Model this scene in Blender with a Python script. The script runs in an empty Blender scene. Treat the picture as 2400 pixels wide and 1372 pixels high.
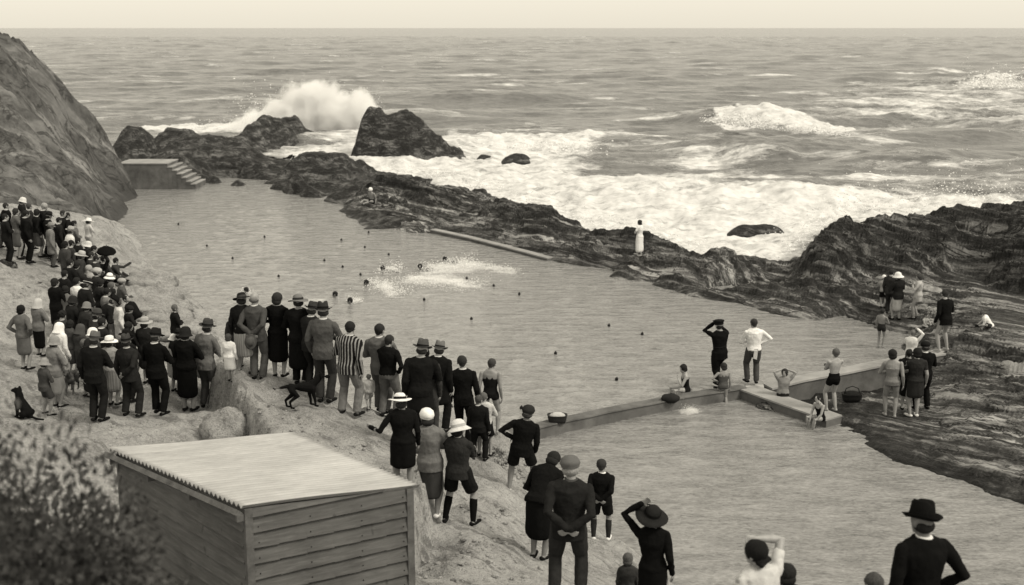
import bpy, math, random
import numpy as np
from mathutils import Vector, Matrix
random.seed(7)
sc = bpy.context.scene
COL = sc.collection
R = math.radians
# ------------------------------------------------------------------ camera
F = 2897.0; CH = 9.5; TH = math.atan(623 / F); CT, ST = math.cos(TH), math.sin(TH)
cam_d = bpy.data.cameras.new('camera'); cam = bpy.data.objects.new('camera', cam_d); COL.objects.link(cam)
cam.location = (0, 0, CH); cam.rotation_euler = (math.pi / 2 - TH, 0, 0)
cam_d.sensor_width = 36; cam_d.lens = 36 * F / 2400; cam_d.clip_end = 20000; cam_d.clip_start = 0.1
cam_d.dof.use_dof = True; cam_d.dof.focus_distance = 24; cam_d.dof.aperture_fstop = 1.8
sc.camera = cam
def ray(px, py):
    a = (px - 1200) / F; b = (686 - py) / F
    return np.array([a, CT + b * ST, -ST + b * CT])
def at(px, py, z=0.0):
    d = ray(px, py); t = (z - CH) / d[2]
    return np.array([d[0] * t, d[1] * t, z])
def atY(px, py, Y):
    d = ray(px, py); t = Y / d[1]
    return np.array([d[0] * t, Y, CH + d[2] * t])
def proj(x, y, z):
    dz = z - CH
    dep = y * CT - dz * ST; up = y * ST + dz * CT
    return 1200 + F * x / dep, 686 - F * up / dep
# ------------------------------------------------------------------ noise
_rs = np.random.RandomState(11)
_PT = _rs.permutation(512); _PT = np.concatenate([_PT, _PT, _PT]); _GR = _rs.uniform(-1, 1, (512, 2)); _GR /= np.linalg.norm(_GR, axis=1)[:, None]
def pn(x, y):
    xi = np.floor(x).astype(int); yi = np.floor(y).astype(int); xf = x - xi; yf = y - yi
    u = xf * xf * xf * (xf * (xf * 6 - 15) + 10); v = yf * yf * yf * (yf * (yf * 6 - 15) + 10)
    def g(ix, iy):
        h = _PT[(_PT[(xi + ix) & 511] + ((yi + iy) & 511))]
        return _GR[h & 511, 0] * (xf - ix) + _GR[h & 511, 1] * (yf - iy)
    a = g(0, 0) * (1 - u) + g(1, 0) * u; b = g(0, 1) * (1 - u) + g(1, 1) * u
    return (a * (1 - v) + b * v) * 1.5
def fbm(x, y, o=4, ox=0.0):
    s = 0; a = 1.0; f = 1.0
    for i in range(o):
        s = s + a * pn(x * f + ox + 17.3 * i, y * f + 9.1 * i + ox); a *= 0.5; f *= 2.03
    return s
def ridged(x, y, o=4, ox=0.0):
    s = 0; a = 1.0; f = 1.0
    for i in range(o):
        s = s + a * (1 - 2 * np.abs(pn(x * f + ox + 13.7 * i, y * f + 5.3 * i))); a *= 0.5; f *= 2.1
    return s * 0.5
def sstep(a, b, x):
    t = np.clip((x - a) / (b - a), 0, 1); return t * t * (3 - 2 * t)
_RB = {}
def idw(pts, x, y, p=3.0):
    """smooth surface through scattered control points (linear-kernel RBF); also distance to the nearest one"""
    k = id(pts)
    if k not in _RB:
        P = []
        for q in pts:
            if all((q[0] - r[0]) ** 2 + (q[1] - r[1]) ** 2 > 0.04 for r in P): P.append(q)
        P = np.array(P, float); n = len(P)
        D = np.sqrt((P[:, None, 0] - P[None, :, 0]) ** 2 + (P[:, None, 1] - P[None, :, 1]) ** 2 + 0.6) - np.eye(n) * 0.12
        c = P[:, :2].mean(0); A = np.zeros((n + 3, n + 3)); A[:n, :n] = D; B = np.c_[np.ones(n), P[:, :2] - c]
        A[:n, n:] = B; A[n:, :n] = B.T; b = np.zeros(n + 3); b[:n] = P[:, 2]
        _RB[k] = (P.astype(np.float32), np.linalg.lstsq(A, b, rcond=1e-9)[0], c, pts)
    P, wt, c, _ = _RB[k]; X = x.ravel().astype(np.float32); Y = y.ravel().astype(np.float32); Z = np.empty(X.size); dm = np.empty(X.size)
    w32 = wt[:-3].astype(np.float32)
    for i in range(0, X.size, 40000):
        a, b = X[i:i + 40000], Y[i:i + 40000]
        D = np.sqrt((a[:, None] - P[None, :, 0]) ** 2 + (b[:, None] - P[None, :, 1]) ** 2 + np.float32(0.6))
        Z[i:i + 40000] = D @ w32 + wt[-3] + wt[-2] * (a - c[0]) + wt[-1] * (b - c[1]); dm[i:i + 40000] = np.sqrt(np.maximum(D.min(1) ** 2 - .6, 0))
    return Z.reshape(x.shape), dm.reshape(x.shape)
def sdist(poly, x, y):
    """signed distance to a polygon, positive inside"""
    X = x.ravel(); Y = y.ravel(); d = np.full(X.size, 1e18); ins = np.zeros(X.size, bool)
    n = len(poly)
    for i in range(n):
        ax, ay = poly[i][:2]; bx, by = poly[(i + 1) % n][:2]
        ex, ey = bx - ax, by - ay; l2 = ex * ex + ey * ey + 1e-12
        t = np.clip(((X - ax) * ex + (Y - ay) * ey) / l2, 0, 1)
        d = np.minimum(d, (X - ax - t * ex) ** 2 + (Y - ay - t * ey) ** 2)
        c = (ay > Y) != (by > Y)
        ins ^= c & (X < ex * (Y - ay) / (by - ay if by != ay else 1e-12) + ax)
    d = np.sqrt(d); return np.where(ins, d, -d).reshape(x.shape)
# ------------------------------------------------------------------ materials (all neutral grey: the light carries the print's warm tone)
MC = {}
def nodes_mat(name):
    m = bpy.data.materials.new(name); m.use_nodes = True; nt = m.node_tree
    return m, nt, nt.nodes['Principled BSDF'], nt.links
def g4(v): return (v, v, v, 1)
def ramp(nt, fac, stops):
    r = nt.nodes.new('ShaderNodeValToRGB'); e = r.color_ramp.elements
    e[0].position, e[0].color = stops[0][0], g4(stops[0][1]); e[1].position, e[1].color = stops[-1][0], g4(stops[-1][1])
    for p, v in stops[1:-1]:
        k = e.new(p); k.color = g4(v)
    nt.links.new(fac, r.inputs[0]); return r.outputs[0]
def coord(nt, sx=1, sy=1, sz=1, rz=0, kind='Object'):
    tc = nt.nodes.new('ShaderNodeTexCoord'); mp = nt.nodes.new('ShaderNodeMapping')
    mp.inputs['Scale'].default_value = (sx, sy, sz); src = tc.outputs[kind]
    if rz:
        m0 = nt.nodes.new('ShaderNodeMapping'); m0.inputs['Rotation'].default_value = (0, 0, rz); nt.links.new(src, m0.inputs[0]); src = m0.outputs[0]
    nt.links.new(src, mp.inputs[0]); return mp.outputs[0]
def noise(nt, vec, scale, detail=5, rough=0.6, dist=0.0):
    n = nt.nodes.new('ShaderNodeTexNoise'); n.inputs['Scale'].default_value = scale; n.inputs['Detail'].default_value = detail
    n.inputs['Roughness'].default_value = rough; n.inputs['Distortion'].default_value = dist
    nt.links.new(vec, n.inputs['Vector']); return n.outputs['Fac']
def math_n(nt, op, a, b=None, c=None):
    n = nt.nodes.new('ShaderNodeMath'); n.operation = op
    for i, v in enumerate((a, b, c)):
        if v is None: continue
        if isinstance(v, (int, float)): n.inputs[i].default_value = v
        else: nt.links.new(v, n.inputs[i])
    return n.outputs[0]
def mixc(nt, f, a, b, mode='MIX'):
    n = nt.nodes.new('ShaderNodeMix'); n.data_type = 'RGBA'; n.blend_type = mode
    for i, v in ((0, f), (6, a), (7, b)):
        if isinstance(v, (int, float)): n.inputs[i].default_value = v if i == 0 else g4(v)
        else: nt.links.new(v, n.inputs[i])
    return n.outputs[2]
def bump(nt, h, strength=0.5, dist=0.05, normal=None):
    b = nt.nodes.new('ShaderNodeBump'); b.inputs['Strength'].default_value = strength; b.inputs['Distance'].default_value = dist
    nt.links.new(h, b.inputs['Height'])
    if normal is not None: nt.links.new(normal, b.inputs['Normal'])
    return b.outputs[0]
def mat_rough(name, lo, hi, scale=3.0, rough=0.85, bscale=18, bstr=0.5, bdist=0.03, spec=0.3, sx=1, sy=1, rz=0):
    m, nt, p, L = nodes_mat(name)
    v = coord(nt, sx, sy, 1, rz)
    a = noise(nt, v, scale, 8, 0.65, 0.3)
    L.new(ramp(nt, a, [(0.3, lo), (0.7, hi)]), p.inputs['Base Color'])
    L.new(bump(nt, noise(nt, v, bscale, 6, 0.7), bstr, bdist), p.inputs['Normal'])
    p.inputs['Roughness'].default_value = rough; p.inputs['Specular IOR Level'].default_value = spec
    return m
def cloth(v, kind='plain'):
    v = round(v * .6 if v < .03 else v * (.6 + .4 * min(1, (v - .03) / .12)), 3); key = ('cloth', v, kind)
    if key in MC: return MC[key]
    m, nt, p, L = nodes_mat('cloth_%s_%d' % (kind, int(v * 1000)))
    o = coord(nt)
    n1 = noise(nt, o, 9, 4, 0.6); n2 = noise(nt, o, 160, 2, 0.7)
    base = ramp(nt, n1, [(0.3, v * 0.8), (0.7, min(0.9, v * 1.18))])
    if kind in ('stripe', 'pleat', 'check'):
        sx = nt.nodes.new('ShaderNodeSeparateXYZ'); L.new(o, sx.inputs[0])
        ang = math_n(nt, 'MULTIPLY', sx.outputs[0], {'stripe': 105.0, 'pleat': 130.0, 'check': 60.0}[kind])
        s = math_n(nt, 'SINE', ang)
        if kind == 'stripe':
            f = ramp(nt, s, [(0.2, 0), (0.5, 1)]); base = mixc(nt, f, v, 0.40)
        elif kind == 'check':
            f = ramp(nt, s, [(0.3, 0), (0.6, 1)]); base = mixc(nt, f, v, min(0.7, v * 2.4))
        else:
            f = ramp(nt, s, [(0.1, 0), (0.9, 1)]); base = mixc(nt, f, v * 0.6, min(0.75, v * 1.15))
    g = mixc(nt, 0.35, base, ramp(nt, n2, [(0.3, v * 0.7), (0.7, min(0.95, v * 1.3))]))
    L.new(g, p.inputs['Base Color'])
    w = math_n(nt, 'ADD', math_n(nt, 'MULTIPLY', n1, 3.0), n2)
    L.new(bump(nt, w, 0.5, 0.012), p.inputs['Normal'])
    p.inputs['Roughness'].default_value = 0.95; p.inputs['Specular IOR Level'].default_value = 0.04
    MC[key] = m; return m
def skin(v=0.30):
    key = ('skin', v)
    if key in MC: return MC[key]
    m, nt, p, L = nodes_mat('skin_%d' % int(v * 100))
    o = coord(nt)
    L.new(ramp(nt, noise(nt, o, 14, 4, 0.6), [(0.3, v * 0.82), (0.7, v * 1.12)]), p.inputs['Base Color'])
    p.inputs['Roughness'].default_value = 0.55
    MC[key] = m; return m
def hairm(v=0.03):
    key = ('hair', v)
    if key in MC: return MC[key]
    m, nt, p, L = nodes_mat('hair_%d' % int(v * 100))
    o = coord(nt, 1, 1, 0.25)
    n = noise(nt, o, 120, 3, 0.7)
    L.new(ramp(nt, n, [(0.3, v * 0.6), (0.7, v * 1.5)]), p.inputs['Base Color'])
    L.new(bump(nt, n, 0.8, 0.01), p.inputs['Normal'])
    p.inputs['Roughness'].default_value = 0.8; p.inputs['Specular IOR Level'].default_value = 0.06
    MC[key] = m; return m
# ------------------------------------------------------------------ mesh helpers
def mesh_np(name, verts, faces, mat=None, smooth=True, parent=None, link=True):
    me = bpy.data.meshes.new(name)
    verts = np.asarray(verts, dtype=np.float32)
    if isinstance(faces, np.ndarray):
        me.vertices.add(len(verts)); me.vertices.foreach_set('co', verts.ravel())
        k = faces.shape[1]; me.loops.add(faces.size); me.loops.foreach_set('vertex_index', faces.ravel().astype(np.int32))
        me.polygons.add(len(faces)); me.polygons.foreach_set('loop_start', np.arange(0, faces.size, k, dtype=np.int32))
        me.update(calc_edges=True)
    else:
        me.from_pydata([tuple(map(float, v)) for v in verts], [], faces); me.update()
    if smooth: me.polygons.foreach_set('use_smooth', [True] * len(me.polygons))
    o = bpy.data.objects.new(name, me)
    if mat: me.materials.append(mat)
    if link: COL.objects.link(o)
    if parent is not None: o.parent = parent
    return o
def tag(o, label=None, cat=None, group=None, kind=None):
    if label: o['label'] = label
    if cat: o['category'] = cat
    if group: o['group'] = group
    if kind: o['kind'] = kind
    return o
def empty(name, loc, rz=0):
    o = bpy.data.objects.new(name, None); COL.objects.link(o); o.location = [float(v) for v in loc]; o.rotation_euler = (0, 0, rz)
    o.empty_display_size = 0.2; return o
def grid_faces(nr, nc, keep=None):
    i = np.arange(nr - 1)[:, None]; j = np.arange(nc - 1)[None, :]
    a = i * nc + j
    f = np.stack([a, a + 1, a + nc + 1, a + nc], -1).reshape(-1, 4)
    if keep is not None: f = f[keep.ravel()]
    return f
def prune(verts, faces, *extra):
    used = np.zeros(len(verts), bool); used[faces.ravel()] = True
    idx = np.cumsum(used) - 1
    return (verts[used], idx[faces]) + tuple(e[used] for e in extra)
def add_attr(o, name, vals):
    a = o.data.attributes.new(name, 'FLOAT', 'POINT'); a.data.foreach_set('value', vals.astype(np.float32))
def heightfield(name, xr, yr, step, fn, mat, zmin=-1.2, attrs=None):
    xs = np.arange(xr[0], xr[1] + step, step); ys = np.arange(yr[0], yr[1] + step, step)
    X, Y = np.meshgrid(xs, ys); Z = fn(X, Y)
    keep = np.maximum(np.maximum(Z[:-1, :-1], Z[1:, 1:]), np.maximum(Z[1:, :-1], Z[:-1, 1:])) > zmin
    f = grid_faces(len(ys), len(xs), keep)
    v = np.stack([X.ravel(), Y.ravel(), Z.ravel()], 1)
    v, f = prune(v, f)
    return mesh_np(name, v, f, mat)
class MB:
    def __init__(s): s.v = []; s.f = []
    def quadring(s, rings, cap0=True, cap1=True):
        n = len(rings[0]); b = len(s.v)
        for r in rings: s.v.extend(tuple(map(float, p)) for p in r)
        for k in range(len(rings) - 1):
            for i in range(n):
                j = (i + 1) % n
                s.f.append((b + k * n + i, b + k * n + j, b + (k + 1) * n + j, b + (k + 1) * n + i))
        if cap0: s.f.append(tuple(b + i for i in reversed(range(n))))
        if cap1: s.f.append(tuple(b + (len(rings) - 1) * n + i for i in range(n)))
    def tube(s, pts, rad, n=10, ref=(0, 1, 0.001), flat=1.0):
        pts = [Vector(p) for p in pts]; rings = []
        for i, p in enumerate(pts):
            a = pts[max(0, i - 1)]; b = pts[min(len(pts) - 1, i + 1)]; t = (b - a).normalized()
            u = Vector(ref).cross(t)
            if u.length < 0.05: u = Vector((1, 0.01, 0)).cross(t)
            u.normalize(); w = t.cross(u)
            r = rad[i] if not isinstance(rad, (int, float)) else rad
            rx, ry = r if isinstance(r, tuple) else (r, r * flat)
            rings.append([p + u * (rx * math.cos(k * 2 * math.pi / n)) + w * (ry * math.sin(k * 2 * math.pi / n)) for k in range(n)])
        s.quadring(rings)
    def capsule(s, pts, rad, n=10, **k):
        """tube with rounded ends"""
        pts = [Vector(p) for p in pts]
        rad = [r if isinstance(r, (int, float)) else max(r) for r in (rad if not isinstance(rad, (int, float)) else [rad] * len(pts))]
        d0 = (pts[0] - pts[1]).normalized(); d1 = (pts[-1] - pts[-2]).normalized()
        P = [pts[0] + d0 * rad[0] * 0.85, pts[0] + d0 * rad[0] * 0.5] + pts + [pts[-1] + d1 * rad[-1] * 0.5, pts[-1] + d1 * rad[-1] * 0.85]
        Q = [rad[0] * 0.45, rad[0] * 0.85] + list(rad) + [rad[-1] * 0.85, rad[-1] * 0.45]
        s.tube(P, Q, n, **k)
    def ell(s, c, r, M=None, nu=12, nv=8):
        c = Vector(c); rings = []
        for j in range(1, nv):
            th = math.pi * j / nv
            rr = []
            for i in range(nu):
                a = 2 * math.pi * i / nu
                p = Vector((r[0] * math.sin(th) * math.cos(a), r[1] * math.sin(th) * math.sin(a), -r[2] * math.cos(th)))
                rr.append(c + (M @ p if M else p))
            rings.append(rr)
        b = len(s.v); s.quadring(rings, False, False)
        z0 = Vector((0, 0, -r[2])); z1 = -z0
        s.v.append(tuple(c + (M @ z0 if M else z0))); s.v.append(tuple(c + (M @ z1 if M else z1)))
        e = len(s.v)
        for i in range(nu):
            j = (i + 1) % nu
            s.f.append((e - 2, b + j, b + i)); t = b + (nv - 2) * nu
            s.f.append((e - 1, t + i, t + j))
    def box(s, c, d, M=None):
        b = len(s.v); c = Vector(c)
        for x in (-1, 1):
            for y in (-1, 1):
                for z in (-1, 1):
                    p = Vector((x * d[0] / 2, y * d[1] / 2, z * d[2] / 2)); s.v.append(tuple(c + (M @ p if M else p)))
        for f in ((0, 1, 3, 2), (4, 6, 7, 5), (0, 4, 5, 1), (2, 3, 7, 6), (0, 2, 6, 4), (1, 5, 7, 3)): s.f.append(tuple(b + i for i in f))
    def hexa(s, P):
        """8 points: bottom ring 4, top ring 4"""
        b = len(s.v); s.v.extend(tuple(map(float, p)) for p in P)
        for f in ((3, 2, 1, 0), (4, 5, 6, 7), (0, 1, 5, 4), (1, 2, 6, 5), (2, 3, 7, 6), (3, 0, 4, 7)): s.f.append(tuple(b + i for i in f))
    def build(s, name, mat, parent=None, smooth=False):
        return mesh_np(name, s.v, s.f, mat, smooth, parent)
# ------------------------------------------------------------------ light and air
w = bpy.data.worlds.new('World'); sc.world = w; w.use_nodes = True; nt = w.node_tree
bg = nt.nodes['Background']; sky = nt.nodes.new('ShaderNodeTexSky'); sky.sky_type = 'NISHITA'; sky.sun_disc = False
SUN_EL, SUN_AZ = R(50), R(118)
sky.sun_elevation = SUN_EL; sky.sun_rotation = SUN_AZ; sky.dust_density = 3.0; sky.air_density = 1.0; sky.ozone_density = 1.0
bw = nt.nodes.new('ShaderNodeRGBToBW'); nt.links.new(sky.outputs[0], bw.inputs[0])
# overcast: the clear sky's gradient is evened out, the tint is the print's paper tone
mr = nt.nodes.new('ShaderNodeMath'); mr.operation = 'POWER'; nt.links.new(bw.outputs[0], mr.inputs[0]); mr.inputs[1].default_value = 0.12
ml = nt.nodes.new('ShaderNodeMath'); ml.operation = 'MULTIPLY'; nt.links.new(mr.outputs[0], ml.inputs[0]); ml.inputs[1].default_value = 5.1
cb = nt.nodes.new('ShaderNodeVectorMath'); cb.operation = 'SCALE'; cb.inputs[0].default_value = (1.0, 0.93, 0.775); nt.links.new(ml.outputs[0], cb.inputs['Scale'])
nt.links.new(cb.outputs[0], bg.inputs[0]); bg.inputs[1].default_value = 0.10
sl = bpy.data.lights.new('sun', 'SUN'); so = bpy.data.objects.new('sun', sl); COL.objects.link(so)
sl.energy = 1.5; sl.angle = R(16); sl.color = (1.0, 0.93, 0.79)
so.rotation_euler = (math.pi / 2 - SUN_EL, 0, -SUN_AZ + math.pi)
sdir = Vector((math.sin(SUN_AZ) * math.cos(SUN_EL), math.cos(SUN_AZ) * math.cos(SUN_EL), math.sin(SUN_EL)))
so.rotation_euler = sdir.to_track_quat('Z', 'Y').to_euler(); so.location = (0, -20, 40)
sc.view_settings.view_transform = 'Standard'; sc.view_settings.look = 'None'; sc.view_settings.exposure = 0.78; sc.view_settings.gamma = 1.0
sc.cycles.max_bounces = 8; sc.cycles.volume_bounces = 6; sc.cycles.use_denoising = True
# ------------------------------------------------------------------ near shore
SEA = -0.35; POOL = 0.0; KID = -0.22
def W(l): return [tuple(at(a, b, c)) for a, b, c in l]
near_ctrl = W([(0, 480, 2.4), (0, 540, 2.3), (0, 610, 2.1), (70, 620, 2.0), (70, 540, 2.1), (140, 540, 1.9), (130, 600, 1.9), (205, 560, 1.5), (200, 600, 1.6), (-200, 600, 2.6), (-200, 480, 3.0), (-200, 800, 2.6), (-100, 700, 2.2),
    (150, 500, 1.9), (240, 520, 0.5), (60, 700, 1.9), (0, 780, 1.9), (150, 720, 1.7), (60, 870, 1.75), (0, 960, 1.95), (60, 980, 1.9), (220, 700, 1.5), (220, 780, 1.65), (150, 960, 1.9), (300, 800, 1.55),
    (240, 620, 1.5), (265, 680, 1.45), (330, 800, 1.5), (300, 860, 1.75), (230, 990, 1.9), (310, 980, 1.9), (375, 975, 1.9), (445, 963, 1.85), (400, 880, 1.7), (450, 880, 1.6), (500, 960, 1.55), (480, 900, 1.5), (440, 840, 1.5),
    (150, 1050, 2.1), (350, 1050, 2.0), (450, 1050, 1.95), (100, 1150, 2.4), (250, 1150, 2.3), (-200, 1100, 2.9),
    (515, 850, 2.2), (560, 850, 2.25), (525, 880, 2.3), (570, 900, 2.35), (565, 960, 2.3), (610, 895, 2.4), (655, 887, 2.4), (585, 985, 2.3), (700, 900, 2.4), (700, 950, 2.4), (760, 950, 2.35), (620, 1020, 2.35), (740, 1020, 2.4), (560, 1040, 2.15),
    (800, 970, 2.35), (835, 985, 2.35), (900, 1000, 2.1), (960, 1010, 1.9), (900, 1060, 2.3), (980, 1060, 2.0), (1040, 1050, 1.6), (1085, 1040, 1.3), (1155, 1022, 0.5), (1135, 1060, 0.8), (1110, 1075, 1.2), (1150, 1090, 0.6),
    (850, 1100, 2.4), (950, 1150, 2.4), (1010, 1221, 2.15), (1045, 1226, 2.1), (1105, 1240, 2.0), (1120, 1150, 1.5), (1200, 1157, 0.9), (1180, 1230, 1.5), (1250, 1316, 1.7), (1200, 1372, 2.1), (1330, 1372, 1.6), (1330, 1320, 1.0),
    (1385, 1258, 0.25), (1422, 1277, 0.15), (1400, 1330, 0.6), (1440, 1372, 0.5), (1160, 1060, 0.1), (1230, 1130, 0.1), (1290, 1180, 0.05), (1340, 1225, 0.05), (1100, 1372, 2.3), (980, 1330, 2.3), (700, 1372, 2.4), (500, 1200, 2.3), (600, 1100, 2.3)])
near_ctrl += [(-8, 9, 3.9), (-4, 9, 3.9), (-1, 10, 3.6), (-6, 5, 5.6), (-2, 5, 5.6), (2, 5, 5.8), (4, 8, 4.2), (2, 8.5, 4.0), (3.4, 9.8, 3.98), (0.2, 12, 3.0), (1.3, 12.6, 2.9), (0.65, 14.0, 2.75), (1.6, 14, 2.3), (1.2, 15.2, 1.9), (2.0, 10.3, 3.5), (2.3, 11.2, 3.0), (6, 9, 3.8), (8, 10, 3.2), (-10, 7, 5.0), (-12, 12, 3.5), (-15, 20, 3.0), (0, 2, 7.2), (-6, 2, 7.5), (5, 2, 7.2), (10, 5, 5.5), (12, 9, 3.5)]
shore = W([(-400, 430, 2.2), (60, 450, 2.0), (200, 500, 0.3), (272, 522, 0.1), (262, 545, 0.2), (250, 560, 0.8), (272, 590, 1.0), (290, 620, 1.0), (330, 655, 0.5), (362, 690, 0.25), (376, 725, 0.1), (420, 758, 0.6), (470, 800, 1.2),
    (520, 838, 2.0), (600, 872, 2.3), (680, 880, 2.3), (760, 905, 2.3), (830, 945, 2.3), (900, 965, 2.1), (960, 990, 1.9), (1040, 1020, 1.5), (1090, 1022, 1.1), (1145, 1010, 0.3), (1165, 1035, 0.05), (1172, 1070, 0), (1230, 1120, 0), (1290, 1170, -.05), (1350, 1235, -.1),
    (1400, 1268, 0.0), (1440, 1290, 0), (1470, 1330, -.1), (1490, 1372, -.1), (1520, 1420, -.1)]) 
shore = [p[:2] for p in shore] + [(4.5, 14.0), (9, 13.0), (14, 12.5), (20, 11), (20, -3), (-40, -3), (-40, 60)]
LS = np.array([12.3, -13.8]); LS /= np.linalg.norm(LS); LU = np.array([-LS[1], LS[0]])      # strike of the rock beds and its normal
ledge = [q[:2] for q in W([(528, 838, 2.2), (508, 858, 2.2), (495, 880, 2.2), (520, 905, 2.2), (540, 930, 2.2), (562, 958, 2.2), (548, 975, 2.2), (575, 992, 2.2), (600, 1030, 2.2), (640, 1100, 2.2)])] + [(-1.5, 16), (-1, 23), (-3.5, 27)]
def near_h(x, y, detail=True):
    z, dm = idw(near_ctrl, x, y, 3.2)
    s = sdist(shore, x, y)
    hi = sstep(0.6, 1.6, z)
    ls = sdist(ledge, x, y) + .10 * fbm(x * 2.2, y * 2.2, 3, 6)
    z = z + np.where(y < 27.5, 0.95 * (sstep(-.09, .09, ls) - sstep(-1.1, 1.1, ls)), 0)
    fall = np.clip(-s, 0, None)
    z = z - fall * (0.55 + 0.6 * hi) - 0.25 * sstep(0, 0.5, -s) * hi
    if detail:
        u = x * LU[0] + y * LU[1]; v = x * LS[0] + y * LS[1]
        z = z + 0.10 * fbm(x * 0.5, y * 0.5, 3) + 0.06 * fbm(x * 2.2, y * 2.2, 4, 5)
        wv = u * 0.9 + 0.7 * fbm(v * 0.25, u * 0.25, 2, 3); fr = wv - np.floor(wv)
        z = z + 0.09 * (0.5 - fr) * sstep(-.25, .4, fbm(x * 0.35, y * 0.35, 2, 40))
        rk = sstep(2.0, -0.3, s)
        z = z + rk * 0.32 * ridged(u * 0.9, v * 0.35, 4, 8) - 0.08 * rk
    return np.where(y > 61.5, z - (y - 61.5), z)
m, nt, p, L = nodes_mat('sandy_rock')
v = coord(nt)
a = noise(nt, v, 0.55, 7, 0.6, 0.4); b = noise(nt, v, 6.0, 8, 0.75); c = noise(nt, coord(nt, 0.4, 2.2, 1, R(48)), 1.6, 6, 0.65, 0.6); spk = noise(nt, v, 45, 3, 0.6)
k = ramp(nt, a, [(0.30, 0.20), (0.48, 0.33), (0.65, 0.48)])
k = mixc(nt, 0.45, k, ramp(nt, b, [(0.34, 0.13), (0.5, 0.36), (0.68, 0.52)]))
k = mixc(nt, ramp(nt, c, [(0.36, 0.75), (0.45, 0.0)]), k, 0.13)
k = mixc(nt, ramp(nt, spk, [(0.34, 0.8), (0.46, 0.0)]), k, 0.07); k = mixc(nt, ramp(nt, noise(nt, v, 22, 4, .7), [(0.56, 0.0), (0.66, 0.6)]), k, 0.55)
e = noise(nt, coord(nt, .35, 1.2, 1, R(52)), .55, 5, .6, .6)
k = mixc(nt, ramp(nt, e, [(0.485, 0.0), (0.497, 0.25), (0.503, 0.25), (0.515, 0.0)]), k, 0.07)
L.new(k, p.inputs['Base Color']); p.inputs['Roughness'].default_value = 0.95; p.inputs['Specular IOR Level'].default_value = 0.1
hh = math_n(nt, 'ADD', math_n(nt, 'MULTIPLY', b, 2.0), spk)
L.new(bump(nt, hh, 0.8, 0.05), p.inputs['Normal'])
M_sand = m
def dark_rock(name, strata=True, lo=0.012, mid=0.032, hi=0.10, top=0.24):
    """weathered beds: thin pale and dark laminae along the strike, blotches of weed, broken grain"""
    m, nt, p, L = nodes_mat(name)
    v = coord(nt); vs = coord(nt, 0.20, 2.6, 1.6, R(48)) if strata else coord(nt, .8, .9, 2.4)
    a = noise(nt, v, 0.5, 7, 0.65, 0.5); b = noise(nt, vs, 1.1, 9, 0.72, 0.5); c = noise(nt, v, 7, 7, 0.8); d = noise(nt, v, 2.2, 6, .7)
    q = ramp(nt, b, [(0.42, lo * .5), (0.475, mid * .6), (0.53, hi), (0.60, top * 1.5)])
    q = mixc(nt, 0.25, q, ramp(nt, c, [(0.36, lo * .7), (0.5, mid), (0.66, top)]))
    q = mixc(nt, ramp(nt, a, [(0.36, 0.6), (0.55, 0.0)]), q, 0.010)
    q = mixc(nt, ramp(nt, d, [(0.30, 0.8), (0.44, 0.0)]), q, 0.009)
    e = noise(nt, coord(nt, .45, 1.6, 1, R(40)), 1.0, 5, .6, .8)
    q = mixc(nt, ramp(nt, e, [(0.475, 0.0), (0.495, 0.95), (0.505, 0.95), (0.525, 0.0)]), q, 0.006)
    sp_ = nt.nodes.new('ShaderNodeSeparateXYZ'); L.new(v, sp_.inputs[0]); zz = math_n(nt, 'ADD', sp_.outputs[2], math_n(nt, 'MULTIPLY', math_n(nt, 'SUBTRACT', d, .5), .9))
    if strata:   # bare worn rock above the weed line, black lichen and weed on the high outer mass
        q = mixc(nt, ramp(nt, math_n(nt, 'MULTIPLY', math_n(nt, 'ADD', zz, .3), .33), [(.05, 0.0), (.12, .85), (.36, .85), (.52, 0.0)]), q, mixc(nt, 1.0, q, 2.3, 'MULTIPLY'))
    q = mixc(nt, ramp(nt, math_n(nt, 'ADD', zz, .35), [(.12, .9), (.33, 0.0)]), q, 0.008)
    L.new(q, p.inputs['Base Color']); p.inputs['Roughness'].default_value = 0.7; p.inputs['Specular IOR Level'].default_value = 0.35
    hh = math_n(nt, 'ADD', math_n(nt, 'MULTIPLY', b, 2.5), c)
    L.new(bump(nt, hh, 1.0, 0.14), p.inputs['Normal'])
    return m
M_rock = dark_rock('reef_rock'); M_block = dark_rock('block_rock', False, .012, .032, .085, .16)
g = heightfield('ground', (-24, 14), (1.5, 64), 0.115, near_h, M_sand, -0.9); tag(g, 'pale sandy rock bank where the crowd stands above the pool', kind='structure')
# ------------------------------------------------------------------ reef and shelf
def ctrl(line, z=None): return [tuple(at(*q)) if len(q) == 3 else tuple(at(q[0], q[1], z)) for q in line]
def offs(pts, d, z, side=1):
    P = np.array(pts)[:, :2]; n = len(P); out = []
    for i in range(n):
        a, b = P[max(0, i - 3)], P[min(n - 1, i + 3)]; t = (b - a) / (np.linalg.norm(b - a) + 1e-9); q = P[i] + side * d * np.array([t[1], -t[0]])
        if np.hypot(*(P - q).T).min() > d * .75: out.append((q[0], q[1], z))
    return out
def shift(pts, d, z):
    out = []
    for (x, y, _z) in pts:
        n = math.hypot(x, y); out.append((x * (1 + d / n), y * (1 + d / n), z))
    return out
def dens(pts, gap=1.0):
    out = []
    for a, b in zip(pts[:-1], pts[1:]):
        n = max(1, int(math.dist(a[:2], b[:2]) / gap))
        out += [tuple(np.array(a) + (np.array(b) - np.array(a)) * i / n) for i in range(n)]
    return out + [pts[-1]]
pool_edge = dens(ctrl([(800, 480), (797, 497), (860, 517), (900, 530), (960, 545), (1020, 545), (1130, 568), (1230, 592), (1330, 618), (1390, 628), (1450, 640), (1540, 668), (1620, 684), (1680, 700), (1745, 712), (1800, 732), (1850, 742), (1940, 752), (2000, 768), (2060, 790), (2110, 815), (2140, 835)], 0.0))
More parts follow.
